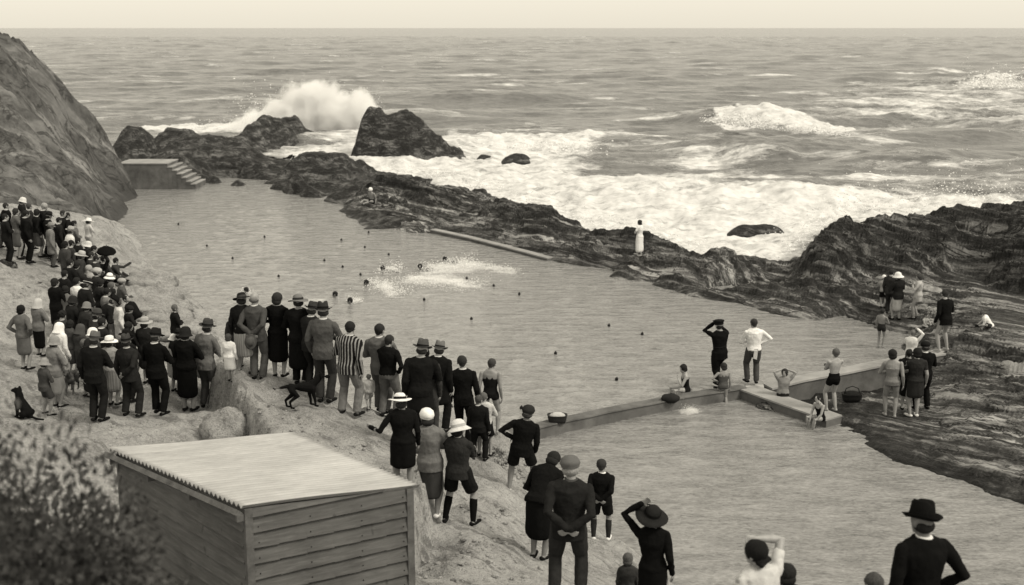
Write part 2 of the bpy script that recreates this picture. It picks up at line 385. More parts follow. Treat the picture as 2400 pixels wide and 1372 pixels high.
crest = dens(ctrl([(880, 420, 1.3), (930, 415, 1.4), (1000, 427, 1.3), (1130, 442, 1.1), (1185, 458, 0.7), (1170, 482, 0.2), (1210, 478, 1.1), (1290, 481, 1.3), (1310, 500, 1.1), (1400, 537, 0.9), (1480, 530, 1.3), (1520, 541, 1.3), (1600, 577, 0.9), (1645, 597, 0.3), (1665, 584, 1.0), (1720, 584, 1.1), (1820, 612, 0.7), (1845, 608, 0.8), (1875, 590, 1.3), (1900, 560, 1.9), (1960, 517, 2.6), (2050, 502, 2.6), (2130, 507, 2.5), (2200, 486, 2.8), (2300, 484, 2.8), (2400, 486, 2.75), (2600, 490, 2.7)]))
shelf_ctrl = pool_edge + crest
shelf_ctrl += offs(pool_edge, 1.0, -.7) + offs(pool_edge, 2.4, -1.5)
shelf_ctrl += offs(crest, 1.8, -0.3, -1) + offs(crest, 3.4, -1.3, -1) + offs(crest, 6, -2.2, -1)
shelf_ctrl += ctrl([(900, 500, .5), (980, 520, .5), (870, 480, .6), (1000, 480, .8), (1100, 530, .5), (1100, 490, .7), (1200, 560, .35), (1250, 540, .8), (1300, 600, .2), (1350, 580, .6), (1350, 540, .9), (1400, 600, .4), (1450, 610, .7), (1500, 604, .75), (1500, 570, 1.0), (1560, 640, .5),
    (1700, 685, .3), (1660, 672, .35), (1620, 665, .4), (1600, 620, .7), (1650, 650, .5), (1700, 620, .8), (1750, 660, .5), (1800, 700, .35), (1850, 650, .8), (1950, 660, .7), (1900, 720, .35), (2000, 700, .6), (2050, 650, .8), (2000, 640, .8), (2100, 752, .3), (2145, 752, .35), (2070, 720, .45), (2050, 760, .15), (2180, 760, .5),
    (2150, 700, .6), (2250, 660, .9), (2300, 690, .9), (2200, 650, .9), (1900, 620, 1.0), (1950, 590, 1.6), (2050, 600, 1.6), (2100, 640, 1.0), (2000, 550, 2.2), (2150, 560, 2.2), (2250, 600, 1.8), (2300, 640, 1.2), (2350, 560, 2.4), (2400, 600, 2.1), (2400, 680, 1.2),
    (2210, 826, .36), (2250, 790, .7), (2300, 760, .9), (2350, 740, 1.1), (2400, 740, 1.3), (2330, 800, .8), (2400, 800, 1.0), (2280, 830, .6), (2300, 860, .3), (2400, 860, .6), (2500, 700, 1.6), (2550, 850, 1.0),
    (1965, 955, -.12), (1990, 940, -.12), (2060, 930, -.10), (2090, 980, -.06), (2140, 978, -.02), (2160, 960, .0), (2200, 940, .05), (2180, 900, .0), (2130, 920, -.05), (2230, 900, .25), (2300, 910, .4), (2400, 930, .5), (2250, 1000, .1), (2350, 1000, .3), (2400, 1040, .3), (2150, 1030, .0), (2300, 1080, .1), (2500, 1000, .6),
    (2260, 1050, .1), (2400, 1110, .1), (2450, 1150, .1), (2030, 990, -.08)])
kid_edge = dens(ctrl([(1960, 1000), (1990, 1010), (2030, 1035), (2070, 1060), (2110, 1085), (2150, 1095), (2190, 1108), (2230, 1108), (2290, 1140), (2340, 1165), (2400, 1185), (2500, 1230)], -0.22))
shelf_ctrl += kid_edge + offs(kid_edge, .7, -.6) + offs(kid_edge, 1.8, -1.2)
shelf_ctrl += ctrl([(1900, 900, -.3), (1940, 925, -.25), (1800, 800, -2), (2000, 850, -1.5), (1700, 800, -2), (2080, 850, -.9)]) 
def shelf_h(x, y, detail=True):
    z, dm = idw(shelf_ctrl, x, y, 3.4)
    z = z - np.clip(dm - 2.5, 0, None) * 0.9
    if detail:
        u = x * LU[0] + y * LU[1]; v = x * LS[0] + y * LS[1]
        big = sstep(-0.1, 0.9, z)
        w1 = (u * 0.62 + 0.40 * fbm(v * 0.05, u * 0.22, 3, 3)); f1 = w1 - np.floor(w1)
        w2 = (u * 1.7 + 0.55 * fbm(v * 0.07, u * 0.5, 3, 23)); f2 = w2 - np.floor(w2)
        amp = 0.35 + 0.65 * sstep(-.3, .5, fbm(v * 0.15, u * 0.3, 2, 60))
        saw = lambda f: np.where(f < 0.16, f / 0.16, 1 - (f - 0.16) / 0.84) - 0.5
        w3 = (u * 3.9 + 0.7 * fbm(v * 0.12, u * 0.8, 3, 83)); f3 = w3 - np.floor(w3)
        z = z + (0.10 + 0.30 * big) * amp * saw(f1) + (0.08 + 0.22 * big) * (.4 + .6 * amp) * saw(f2) + (0.03 + 0.07 * big) * saw(f3)
        z = z + (0.03 + 0.12 * big) * (ridged(u * 0.8, v * 0.22, 5, 8) - 0.2) + 0.05 * fbm(x * 3, y * 3, 3, 9)
        t = z / .24 + u * .35 + .7 * fbm(v * .06, u * .35, 3, 51) + .25 * fbm(x * 1.5, y * 1.5, 2, 5); tf = t - np.floor(t)
        z = z + .24 * (sstep(.55, .95, tf) - tf) * (.25 + .75 * big) * .9
        z = z + .16 * big * np.clip(ridged(v * .9, u * 2.2, 3, 77) - .35, 0, 1)
        px, py = proj(x, y, 0 * x)
        flat = sstep(60, 0, np.hypot(px - 2120, (py - 970) * 1.2) - 60); z = z * (1 - 0.6 * flat) + flat * 0.6 * (-0.05)
    px, py = proj(x, y, z); er = np.interp(px, SHC, SHE)
    return z - er * y / F * sstep(np.where(px > 2080, .8, 0.0), np.where(px > 2080, 1.6, .9), z)
SHC = [880, 930, 1000, 1060, 1130, 1185, 1210, 1250, 1290, 1310, 1350, 1400, 1440, 1480, 1520, 1560, 1600, 1645, 1665, 1720, 1770, 1820, 1845, 1875, 1900, 1930, 1960, 2000, 2050, 2130, 2200, 2300, 2390]
SHE = [11, 10, 9, 11, 10, 2, 12, 7, 2, 10, 15, 20, 16, 13, 10, 9, 9, 30, 11, 9, 2, 7, 15, 18, 13, 16, 13, 10, 14, 30, 27, 42, 48]
sh = heightfield('rock_shelf', (-9, 26), (20, 76), 0.082, shelf_h, M_rock, -0.8); tag(sh, 'dark layered rock shelf between the pool and the surf', kind='structure')
# far-left rocks behind the pool
far_ctrl = ctrl([(455, 436), (520, 418), (570, 420), (640, 424), (652, 436), (700, 446), (745, 454), (770, 468), (800, 480), (810, 500)], 0.0)
far_ctrl = dens(far_ctrl, 1.2)
b1 = dens(ctrl([(640, 405, 1.0), (665, 380, 1.5), (700, 362, 1.9), (740, 352, 2.0), (790, 345, 2.2), (850, 347, 2.0), (878, 370, 1.4), (885, 398, .6), (868, 420, 0.3)]), 1.5)
b2 = [tuple(atY(a, b, c)) for a, b, c in [(362, 312, 97), (368, 301, 97), (400, 297, 97), (438, 299, 97), (446, 315, 97), (500, 318, 97), (540, 317, 98), (570, 299, 101), (600, 276, 104), (640, 273, 107), (690, 280, 110), (702, 302, 111), (770, 311, 112), (800, 303, 112), (850, 316, 112), (885, 335, 110)]]
b2 = dens(b2, 1.5)
far_ctrl = far_ctrl + offs(far_ctrl, 1.5, -.8) + offs(far_ctrl, 3.6, -1.6) + b1 + b2
far_ctrl += shift(b1[4:], 2.0, -.3) + shift(b1[6:], 4, -1.0) + shift(b2, 3, -.6) + shift(b2, 5, -1.5) + shift(b2, 9, -2)
far_ctrl += ctrl([(690, 400, 1.3), (760, 400, 1.5), (830, 420, 1.0), (780, 440, .7), (820, 470, .6), (860, 470, .6), (840, 495, .3), (720, 420, 1.0), (620, 400, .8), (560, 400, .9), (500, 395, .9), (450, 395, .9), (440, 370, 1.6), (390, 360, 1.8), (400, 330, 2.2), (380, 385, 1.2), (500, 350, 1.6),
    (560, 370, 1.2), (600, 385, .9), (330, 385, .6), (330, 350, .3), (300, 400, .5), (350, 372, .2), (300, 420, .2)])
far_ctrl += [tuple(at(a, b, SEA)[:2]) + (-1.2,) for a, b in [(650, 372), (690, 354), (720, 347), (745, 338), (790, 333), (835, 338), (870, 347), (900, 358), (760, 350), (820, 352), (700, 366), (930, 372)]]
far_ctrl += [tuple(atY(*q)) for q in [(600, 345, 93), (570, 330, 96), (640, 330, 101), (690, 318, 107), (540, 350, 90)]]
def far_h(x, y, detail=True):
    z, dm = idw(far_ctrl, x, y, 3.2)
    z = z - np.clip(dm - 4, 0, None) * 0.7
    if detail:
        b = sstep(-0.4, 0.8, z)
        z = z + b * (0.42 * (ridged(x * 0.30, y * 0.22, 5, 4) - 0.3) + 0.22 * fbm(x * 1.1, y * 0.9, 4, 14))
        px, py = proj(x, y, z); z = z - b * np.interp(px, [365, 400, 440, 500, 570, 640, 690, 720, 770, 885], [15, 5, 2, 9, 8, 10, -8, 9, 10, 10]) * y / F
        w1 = z * 2.2 + 0.5 * fbm(x * .2, y * .2, 2, 31); f = w1 - np.floor(w1); z = z + b * 0.16 * (sstep(.2, .8, f) - f)
    return z
fr = heightfield('rock_reef', (-36, -5), (52, 118), 0.14, far_h, M_block, -0.9); tag(fr, 'dark blocky reef behind the far end of the pool', kind='structure')
# cliff
cl_sil = dens([tuple(atY(*q) - np.array([0, 0, .85])) for q in [(318, 432, 77), (306, 405, 76), (295, 380, 75), (275, 340, 74), (262, 322, 73.5), (245, 300, 73), (222, 268, 72), (200, 240, 71), (165, 200, 70), (130, 165, 69), (90, 122, 68), (50, 90, 67), (0, 66, 66), (-100, 0, 65), (-250, -80, 65)]], 1.2)
cl_ctrl = list(cl_sil) + [tuple(atY(*q)) for q in [
    (272, 516, 61), (245, 490, 60.5), (200, 465, 58.5), (160, 478, 56.5), (110, 468, 55.5), (60, 465, 54), (0, 460, 53), (-150, 450, 52), (-300, 450, 51.5), (220, 420, 62), (150, 400, 60), (90, 370, 58), (30, 370, 56), (0, 300, 58), (100, 270, 63), (0, 180, 61), (60, 180, 64), (180, 320, 67), (230, 390, 68), (262, 430, 68), (200, 370, 65), (-150, 300, 57), (-150, 150, 60), (-300, 300, 56), (305, 452, 72), (285, 475, 67), (268, 440, 68)]]
cl_ctrl += [(x + 1.6, y + 4, z * .4 - 1.5) for x, y, z in cl_sil] + [(x + 2.6, y + 7, -2.5) for x, y, z in cl_sil[:14]] + [tuple(at(292, 522, -1)), tuple(at(310, 490, -1)), tuple(at(335, 465, -1)), tuple(at(345, 440, -1)), tuple(at(350, 415, -1.2))]
cl_ctrl += [tuple(atY(*q))[:2] + (0.0,) for q in [(200, 520, 56), (120, 520, 53), (60, 520, 51.5), (0, 520, 50.5), (-150, 520, 49.5), (-300, 520, 49)]] + [tuple(atY(*q))[:2] + (-1.5,) for q in [(230, 520, 56), (200, 520, 54), (120, 520, 51.5), (60, 520, 50), (0, 520, 49), (-150, 520, 48), (-300, 520, 47)]]
CD = np.array([8, 11.]); CD /= np.linalg.norm(CD); CU = np.array([-CD[1], CD[0]])
def cliff_h(x, y):
    z, dm = idw(cl_ctrl, x, y, 3.0)
    u = x * CU[0] + y * CU[1]; v = x * CD[0] + y * CD[1]
    b = sstep(-0.5, 1.0, z)
    w = u * 0.42 + 0.5 * fbm(v * .1, u * .2, 3, 71); f = w - np.floor(w)
    z = z + b * (0.35 * (np.where(f < .2, f / .2, 1 - (f - .2) / .8) - .5) + 0.7 * fbm(u * 0.5, v * 0.12, 4, 12) + 0.55 * ridged(u * 1.1, v * 0.3, 4, 33) - .1 + 0.08 * fbm(x * 2, y * 2, 3))
    px, py = proj(x, y, z); z = z - b * np.interp(px, [5, 50, 90, 130, 165, 200, 222, 245, 262, 275, 295, 306], [12, 11, 14, 15, 11, 4, 16, 25, 20, 15, 13, 18]) * y / F
    return z
m, nt, p, L = nodes_mat('cliff_rock')
vs = coord(nt, 0.16, 1.5, 0.35, R(-54)); v = coord(nt)
a = noise(nt, vs, 0.8, 8, 0.65, 0.5); b = noise(nt, v, 3.0, 8, 0.7); c = noise(nt, v, 0.25, 4, 0.5)
q = mixc(nt, 0.35, ramp(nt, a, [(0.41, 0.02), (0.50, 0.11), (0.59, 0.36)]), ramp(nt, b, [(0.38, 0.04), (0.62, 0.28)]))
q = mixc(nt, ramp(nt, c, [(0.35, 0.0), (0.6, 0.6)]), q, 0.10)
sep = nt.nodes.new('ShaderNodeSeparateXYZ'); L.new(v, sep.inputs[0])
q = mixc(nt, ramp(nt, math_n(nt, 'ADD', math_n(nt, 'MULTIPLY', sep.outputs[2], 0.25), math_n(nt, 'MULTIPLY', a, 0.5)), [(0.35, 0.85), (0.75, 0.0)]), q, 0.055)
e = noise(nt, coord(nt, .25, 1.1, .4, R(-50)), .8, 6, .6, .7); e2 = noise(nt, coord(nt, .9, .5, .5, R(-20)), .9, 5, .6, .9)
q = mixc(nt, .12, q, .02)
q = mixc(nt, ramp(nt, e, [(0.48, 0.0), (0.497, 0.7), (0.503, 0.7), (0.525, 0.0)]), q, 0.02)
L.new(q, p.inputs['Base Color']); p.inputs['Roughness'].default_value = 0.9; p.inputs['Specular IOR Level'].default_value = 0.15
L.new(bump(nt, math_n(nt, 'ADD', a, b), 0.8, 0.15), p.inputs['Normal'])
cf = heightfield('hill', (-48, -15), (47, 84), 0.17, cliff_h, m, -1.0); tag(cf, 'steep bare cliff slope at the left end of the pool', kind='structure')
# separate sea rocks
def blob_rock(name, outline, Y, thick, label, step=0.12, rough=0.35, group=None, mat=None, zb=SEA, sc_=0.5):
    """a rock whose skyline follows the outline (px, py at distance Y); falls away in front and behind"""
    top = dens([tuple(atY(a, b, Y)) for a, b in outline], 0.7)
    c = list(top)
    c += [(x, y - thick * .5, zb + (z - zb) * .55) for x, y, z in top] + [(x, y - thick, zb - .1) for x, y, z in top] + [(x, y - thick * 1.6, zb - 1.2) for x, y, z in top]
    c += [(x, y + thick * .5, zb + (z - zb) * .5) for x, y, z in top] + [(x, y + thick, zb - .8) for x, y, z in top]
    e0, e1 = top[0], top[-1]
    c += [(e0[0] - .8, Y + k, zb - 1) for k in (-thick, 0, thick)] + [(e1[0] + .8, Y + k, zb - 1) for k in (-thick, 0, thick)]
    cx = (e0[0] + e1[0]) / 2
    def h(x, y):
        X, Yy = x + cx, y + Y
        z, dm = idw(c, X, Yy, 3.2); z = z - np.clip(dm - 2, 0, None)
        b = sstep(zb - .4, zb + .8, z)
        return z + b * rough * (ridged(X * sc_, Yy * sc_ * .8, 5, 44) - 0.25) + b * rough * .4 * fbm(X * 2, Yy * 1.6, 3, 4)
    w_ = (e1[0] - e0[0]) / 2 + 2
    o = heightfield(name, (-w_, w_), (-thick * 2, thick * 1.4), step, h, mat or M_block, zb - .8)
    o.location = (cx, Y, 0); tag(o, label, 'rock', group); return o
blob_rock('sea_rock', [(842, 300), (850, 272), (872, 258), (905, 262), (930, 268), (955, 256), (968, 268), (985, 290), (1010, 303), (1030, 325), (1048, 345), (1060, 352), (1090, 358), (1097, 370)], 92, 3.2, 'tall dark outcrop standing in the foam to the right of the bursting spray', 0.13, .45)
blob_rock('sea_rock', [(1118, 370), (1130, 362), (1150, 368), (1172, 376)], 91, 1.2, 'smallest low rock awash in the foam right of the tall outcrop', .1, .12, None)
blob_rock('sea_rock', [(1178, 370), (1200, 366), (1222, 360), (1240, 370), (1252, 384)], 90, 1.4, 'small double-humped rock in the foam under the curling wave', .1, .15)
blob_rock('sea_rock', [(1712, 535), (1740, 529), (1780, 526), (1815, 529), (1832, 534)], 58.5, 1.0, 'flat dark rock awash alone in the surf beyond the reef', .08, .08)
blob_rock('boulder', [(268, 345), (272, 318), (290, 304), (320, 300), (345, 308), (358, 325), (363, 352)], 90, 4.0, 'big rounded boulder between the cliff foot and the far reef', .13, .3)
# ledge boulder near the shed
def loose_boulder(px, py, z, r, label, seed, mat, bed=False):
    c = at(px, py, z); b = MB()
    if z is not None and bed:
        d = ray(px, py); T_ = np.arange(8, 60, .05); G_ = near_h(d[0] * T_, d[1] * T_); i_ = int(np.argmax(CH + d[2] * T_ < G_)); c = np.array([d[0] * T_[i_], d[1] * T_[i_], G_[i_] + r[2] * .25])
    b.ell((0, 0, 0), (1, 1, 1), None, 40, 24)
    V = np.array(b.v); n = 0.16 * fbm(V[:, 0] * 1.6 + seed, V[:, 1] * 1.6 + V[:, 2] * 1.3, 4) + 0.07 * ridged(V[:, 0] * 4 + V[:, 1] * 3.2, V[:, 2] * 1.2 + seed, 3)
    V = V * (1 + n)[:, None] * np.array(r)
    o = mesh_np('boulder', V, b.f, mat, True); o.location = [float(k) for k in c]; tag(o, label, 'boulder'); return o
for i, (a_, b_, z_, r_, l_) in enumerate([(352, 672, .75, (.9, .7, .40), 'pale slab at the water edge, uppermost of the rocks below the crowd'), (372, 708, .45, (.7, .8, .42), 'pitted grey rock dropping into the pool at the point'), (345, 735, .9, (1.3, .75, .35), 'long smooth slab in the middle of the rocks below the crowd'),
    (392, 760, .7, (.8, .6, .35), 'pale rock the lone boy stands behind'), (335, 790, 1.3, (1.1, .6, .28), 'low slab just behind the front row hats'), (430, 782, .9, (.7, .5, .3), 'pale rock above the fur-collared coat'), (312, 700, 1.15, (.8, .6, .28), 'flat stone beside the reclining person in black')]):
    loose_boulder(a_, b_, z_, r_, l_, 11.0 + i * 3.7, M_sand, True)
loose_boulder(530, 1028, 1.95, (.50, .42, .42), 'squat grooved boulder below the ledge just above the shed roof', 3.0, M_sand, True)
loose_boulder(8, 628, 2.0, (.42, .3, .25), 'low dark stone at the left edge below the back row of people', 5.0, M_rock)

def pebbles(spots, label, seed):
    rr = np.random.RandomState(seed); b = MB()
    for px, py, sp_, n, sz in spots:
        d = ray(px, py); T_ = np.arange(8, 60, .05); G_ = near_h(d[0] * T_, d[1] * T_); i_ = int(np.argmax(CH + d[2] * T_ < G_)); X = d[0] * T_[i_] + rr.normal(size=n) * sp_; Y = d[1] * T_[i_] + rr.normal(size=n) * sp_; Z = near_h(X, Y)
        for x, y, z in zip(X, Y, Z):
            r = sz * rr.uniform(.3, 1.0); b.ell((x, y, z + r * .1), (r * rr.uniform(.8, 1.4), r * rr.uniform(.7, 1.2), r * .6), Matrix.Rotation(rr.uniform(0, 6), 3, 'Z'), 7, 5)
    o = b.build('gravel', M_sand, None, True); tag(o, label, kind='stuff'); return o
pebbles([(1165, 1075, .30, 90, .07), (1190, 1100, .35, 70, .06), (1130, 1300, .5, 60, .06), (1050, 1340, .6, 60, .05), (200, 1030, 1.2, 80, .05), (100, 900, 1.5, 60, .06), (60, 760, 1.8, 60, .07), (700, 1000, 1.0, 60, .05), (900, 1090, .8, 60, .05), (1180, 1220, .6, 60, .05), (30, 660, 1.5, 50, .08), (300, 880, .9, 40, .05)], 'loose stones and chips strewn over the sandy bank', 6)
# ------------------------------------------------------------------ sea
mid = [(-900, 400), (-300, 400), (200, 385), (300, 372), (400, 372), (560, 372), (640, 378), (760, 400), (850, 440), (900, 470), (1100, 500), (1170, 505), (1300, 545), (1500, 590), (1700, 630), (1850, 640), (1950, 620), (2050, 620), (2250, 620), (2400, 620), (2900, 640), (3600, 660)]
midx = np.array([q[0] for q in mid], float); midy = np.array([q[1] for q in mid], float)
foam_polys = [
 ([(630, 378), (690, 345), (740, 325), (850, 322), (900, 340), (960, 362), (1090, 366), (1110, 338), (1200, 332), (1300, 330), (1395, 332), (1420, 350), (1400, 385), (1370, 408), (1480, 428), (1560, 440), (1620, 425), (1700, 448), (1790, 455), (1880, 462), (1960, 450), (2100, 462), (2250, 466), (2500, 462), (2500, 510), (1950, 560), (1840, 660), (1640, 650), (1400, 600), (1150, 540), (900, 480), (780, 440), (640, 410)], 30, 1.0),
 ([(1380, 400), (1600, 410), (1900, 420), (2100, 412), (2400, 425), (2400, 470), (1900, 470), (1400, 450)], 25, 0.55),
 ([(1656, 285), (1700, 256), (1735, 262), (1800, 290), (1870, 297), (1960, 306), (2020, 322), (1960, 324), (1880, 316), (1790, 308), (1700, 312)], 5, 1.3),
 ([(1720, 250), (1790, 262), (1770, 265), (1720, 256)], 3, 1.0),
 ([(1900, 240), (2100, 205), (2300, 190), (2500, 190), (2500, 320), (2150, 312), (1900, 300)], 30, 0.62),
 ([(2260, 205), (2330, 192), (2372, 183), (2400, 190), (2400, 206), (2330, 212)], 4, 1.3),
 ([(330, 300), (400, 302), (440, 306), (545, 298), (600, 275), (700, 270), (700, 320), (440, 325), (330, 320)], 7, 1.1),
 ([(250, 350), (370, 345), (380, 372), (250, 375)], 6, 1.0),
 ([(1040, 315), (1110, 330), (1140, 350), (1060, 350)], 8, .9),
 ([(1350, 330), (2000, 330), (2050, 372), (1700, 400), (1380, 380)], 40, 0.36),
 ([(2170, 372), (2200, 368), (2215, 376), (2170, 380)], 4, .9),
 ([(1240, 300), (1330, 310), (1340, 320), (1240, 318)], 12, .5)]
def foam_px(px, py):
    f = np.zeros_like(px)
    for poly, soft, s in foam_polys:
        pl = [(a, b * 2.2) for a, b in poly]
        x0 = min(a for a, b in poly) - 120; x1 = max(a for a, b in poly) + 120
        m = (px > x0) & (px < x1) & (py < 720)
        if not m.any(): continue
        d = sdist(pl, px[m], py[m] * 2.2) + soft * 1.3 * EDGE[m]
        f[m] = np.maximum(f[m], s * sstep(-soft * 2.2, soft * 2.2, d))
    return f
rsw = np.random.RandomState(5)
waves = []
for i in range(46):
    lam = 1.3 * (1.12 ** i) if i < 30 else rsw.uniform(6, 30)
    ang = R(-90 + 12) + rsw.normal(0, 0.55)
    amp = 0.0215 * lam ** 0.72 * rsw.uniform(.5, 1.2)
    waves.append((2 * math.pi / lam * math.cos(ang), 2 * math.pi / lam * math.sin(ang), amp * .5, rsw.uniform(0, 6.28), lam))
def sea_wave(x, y, r):
    z = np.zeros_like(x)
    for kx, ky, a, ph, lam in waves:
        fade = np.clip(1.8 - r / (lam * 90), 0, 1)     # short waves vanish from the mesh where it is too coarse to carry them
        th = kx * x + ky * y + ph + 0.5 * pn(x * .02 + ph, y * .02)
        z += a * fade * (1.2 * np.exp(np.sin(th) - 1) * 1.6 - .75)
    return z
ys = [42.0]
while ys[-1] < 9000: ys.append(ys[-1] * (1.0022 if ys[-1] < 300 else 1.006 if ys[-1] < 1200 else 1.04))
ys = np.array(ys); nc = 760; us = np.linspace(-0.62, 0.62, nc)
Y = np.repeat(ys[:, None], nc, 1); X = Y * us[None, :]
X = np.where(Y > 40, X, X)
Rr = np.hypot(X, Y)
px, py = proj(X, Y, np.full_like(X, SEA))
EDGE = fbm(X * .16, Y * .10, 4, 70)
foam = foam_px(px, py)
near = sstep(42, 75, Y)
Z = SEA + sea_wave(X, Y, Rr) * (0.35 + 0.65 * near)
# swell faces close to the reef and the two breakers
def bank(px0, py0, px1, py1, hgt, wid):
    a = at(px0, py0, SEA); b = at(px1, py1, SEA); ex, ey = b[0] - a[0], b[1] - a[1]; l2 = ex * ex + ey * ey
    t = ((X - a[0]) * ex + (Y - a[1]) * ey) / l2; tc = np.clip(t, 0, 1)
    dx = X - a[0] - tc * ex; dy = Y - a[1] - tc * ey; d = np.hypot(dx, dy) * (.925 - .375 * np.tanh((dy * ex - dx * ey) / math.sqrt(l2) / wid * 1.5))
    return hgt * np.exp(-(d / wid) ** 2) * (1 + .25 * fbm(X * .3, Y * .3, 3))
for q in [(1675, 298, 1790, 300, 1.1, 3.4), (1780, 302, 2010, 325, .6, 2.6), (1090, 360, 1380, 362, .55, 4.0), (2300, 212, 2420, 205, 1.6, 6), (1640, 372, 1790, 378, .6, 3.4), (1800, 388, 1960, 398, .6, 3.2), (2150, 395, 2500, 410, .8, 4), (1820, 480, 1950, 488, .4, 2), (900, 232, 1050, 240, .7, 7), (500, 250, 620, 255, .5, 7), (2300, 300, 2450, 300, .7, 6)]:
    Z = Z + bank(*q)
Z = Z + np.clip(foam, 0, 1) * (0.26 * fbm(X * .55, Y * .6, 4, 3) + .10 * ridged(X * 1.2, Y * 1.0, 3, 8))
pxz, pyz = px, py
lim = np.interp(px, midx, midy)
cell = py < lim
keep = cell[:-1, :-1] | cell[1:, 1:]
f = grid_faces(len(ys), nc, keep); V = np.stack([X.ravel(), Y.ravel(), Z.ravel()], 1)
tz = np.where(Y > 0, (CH - SEA), 0)
crestf = sstep(0.42, 0.75, (Z - SEA)) * sstep(.1, .5, fbm(X * .05, Y * .09, 3, 9)) * .55
fo = np.clip(foam, 0, 1.3); fo = np.maximum(fo, crestf)
strk = fbm(X * .11, Y * .26, 5, 21) * .62 - .06
fo = np.where(fo > .02, fo + strk * np.clip(1.35 - fo, 0.15, 1), fo)
V, f, fo = prune(V, f, fo.ravel())
def water_mat(name, deep, foamc, ripple, rough, bs=1.0, thr=(0.30, 0.90), far=False):
    m, nt, p, L = nodes_mat(name)
    v = coord(nt); vr = coord(nt, .5, 1.1, 1)
    at_ = nt.nodes.new('ShaderNodeAttribute'); at_.attribute_name = 'foam'
    n1 = noise(nt, vr, 1.6, 8, 0.7, 0.4); n2 = noise(nt, coord(nt, 1, 1.7, 1), ripple, 5, 0.62, 0.5); n3 = noise(nt, coord(nt, .6, 1.6, 1), ripple * .22, 4, 0.6, .3)
    fv = math_n(nt, 'ADD', at_.outputs['Fac'], math_n(nt, 'MULTIPLY', math_n(nt, 'SUBTRACT', n1, 0.5), 1.4))
    n4 = noise(nt, coord(nt, 1, 1.6, 1), 5.5, 6, .75, .8); fv = math_n(nt, 'ADD', fv, math_n(nt, 'MULTIPLY', math_n(nt, 'SUBTRACT', n4, 0.5), 1.0))
    fm = ramp(nt, fv, [(thr[0], 0), (thr[1], 1)])
    base = mixc(nt, 0.62, ramp(nt, n3, [(0.35, deep * .45), (0.65, deep * 1.6)]), ramp(nt, n2, [(0.3, deep * .5), (0.7, deep * 1.6)]))
    L.new(mixc(nt, fm, base, ramp(nt, n1, [(0.25, foamc * .4), (0.5, foamc * .8), (0.7, foamc)])), p.inputs['Base Color'])
    L.new(math_n(nt, 'ADD', math_n(nt, 'MULTIPLY', fm, 0.6), rough), p.inputs['Roughness'])
    p.inputs['IOR'].default_value = 1.33; p.inputs['Specular IOR Level'].default_value = 0.5
    b1 = bump(nt, n3, 0.55 * bs, 0.45); b2 = bump(nt, n2, 0.6 * bs, 0.07, b1)
    L.new(b2, p.inputs['Normal'])
    return m
M_sea = water_mat('sea_water', 0.105, 0.74, 1.5, 0.20, 1.5)
so_ = mesh_np('sea', V, f, M_sea); add_attr(so_, 'foam', fo); tag(so_, 'grey rolling sea with white surf along the reef', kind='structure')
# ------------------------------------------------------------------ pools
def sheet(name, poly, z, step, mat, foamfn, label):
    P = np.array([q[:2] for q in poly]); x0, y0 = P.min(0); x1, y1 = P.max(0)
    xs = np.arange(x0, x1 + step, step); ys = np.arange(y0, y1 + step, step); X, Y = np.meshgrid(xs, ys)
    ins = sdist(P, X, Y) > -step * .4
    keep = ins[:-1, :-1] & ins[1:, 1:] & ins[1:, :-1] & ins[:-1, 1:]
    f = grid_faces(len(ys), len(xs), keep); fo = foamfn(X, Y)
    Z = z + 0.012 * fbm(X * 1.3, Y * 2.2, 3) + np.clip(fo, 0, 1) * 0.05 * fbm(X * 4, Y * 4, 3)
    V = np.stack([X.ravel(), Y.ravel(), Z.ravel()], 1); V, f, fo = prune(V, f, fo.ravel())
    o = mesh_np(name, V, f, mat); add_attr(o, 'foam', fo); tag(o, label, kind='structure'); return o
M_pool = water_mat('pool_water', 0.20, 0.7, 8.0, 0.06, 0.55, (0.34, .95))
trail = [([(890, 632), (925, 622), (940, 640), (900, 645)], 1.0, 6), ([(880, 668), (905, 655), (935, 690), (950, 698), (905, 696)], 1.0, 9), ([(985, 640), (1010, 622), (1110, 612), (1215, 635), (1205, 645), (1130, 632), (1060, 640), (1100, 665), (1180, 690), (1100, 675), (1020, 668), (930, 662), (960, 650)], 1.0, 14),
  ([(575, 688), (600, 682), (600, 694), (575, 696)], .7, 5), ([(815, 702), (845, 700), (840, 712), (815, 710)], .8, 5), ([(860, 662), (890, 655), (885, 668)], .8, 5), ([(700, 700), (760, 700), (780, 725), (700, 720)], .45, 8), ([(900, 690), (1150, 690), (1100, 700), (920, 702)], .3, 12)]
def pool_foam(X, Y):
    px, py = proj(X, Y, np.zeros_like(X)); f = np.zeros_like(X)
    for poly, s, soft in trail:
        d = sdist([(a, b * 2) for a, b in poly], px, py * 2); f = np.maximum(f, s * sstep(-soft * 1.5, soft * 1.5, d))
    return f + (f > .01) * .25 * fbm(X * 1.4, Y * 1.4, 3, 2)
def kid_foam(X, Y):
    px, py = proj(X, Y, np.full_like(X, KID)); d = sdist([(1590, 958 * 2), (1625, 955 * 2), (1640, 965 * 2), (1615, 975 * 2), (1592, 968 * 2)], px, py * 2)
    return .85 * sstep(-10, 10, d)
J = (1745, 908)
pool_poly = [at(a, b, 0)[:2] for a, b in [(-150, 520), (100, 425), (300, 415), (560, 400), (700, 425), (850, 470), (1000, 505), (1200, 545), (1400, 590), (1600, 640), (1800, 690), (1980, 740), (2090, 775), (2180, 800), (2262, 826), (1760, 906)]] + [at(a, b, .08)[:2] for a, b in [(1742, 903.5), (1600, 925.5), (1450, 953.5), (1290, 987.5), (1160, 1020.5), (1110, 1030)]] + [(-2.5, 24.6), (-6, 25.5), (-9, 29), (-12.5, 33), (-16, 40), (-22, 50)]
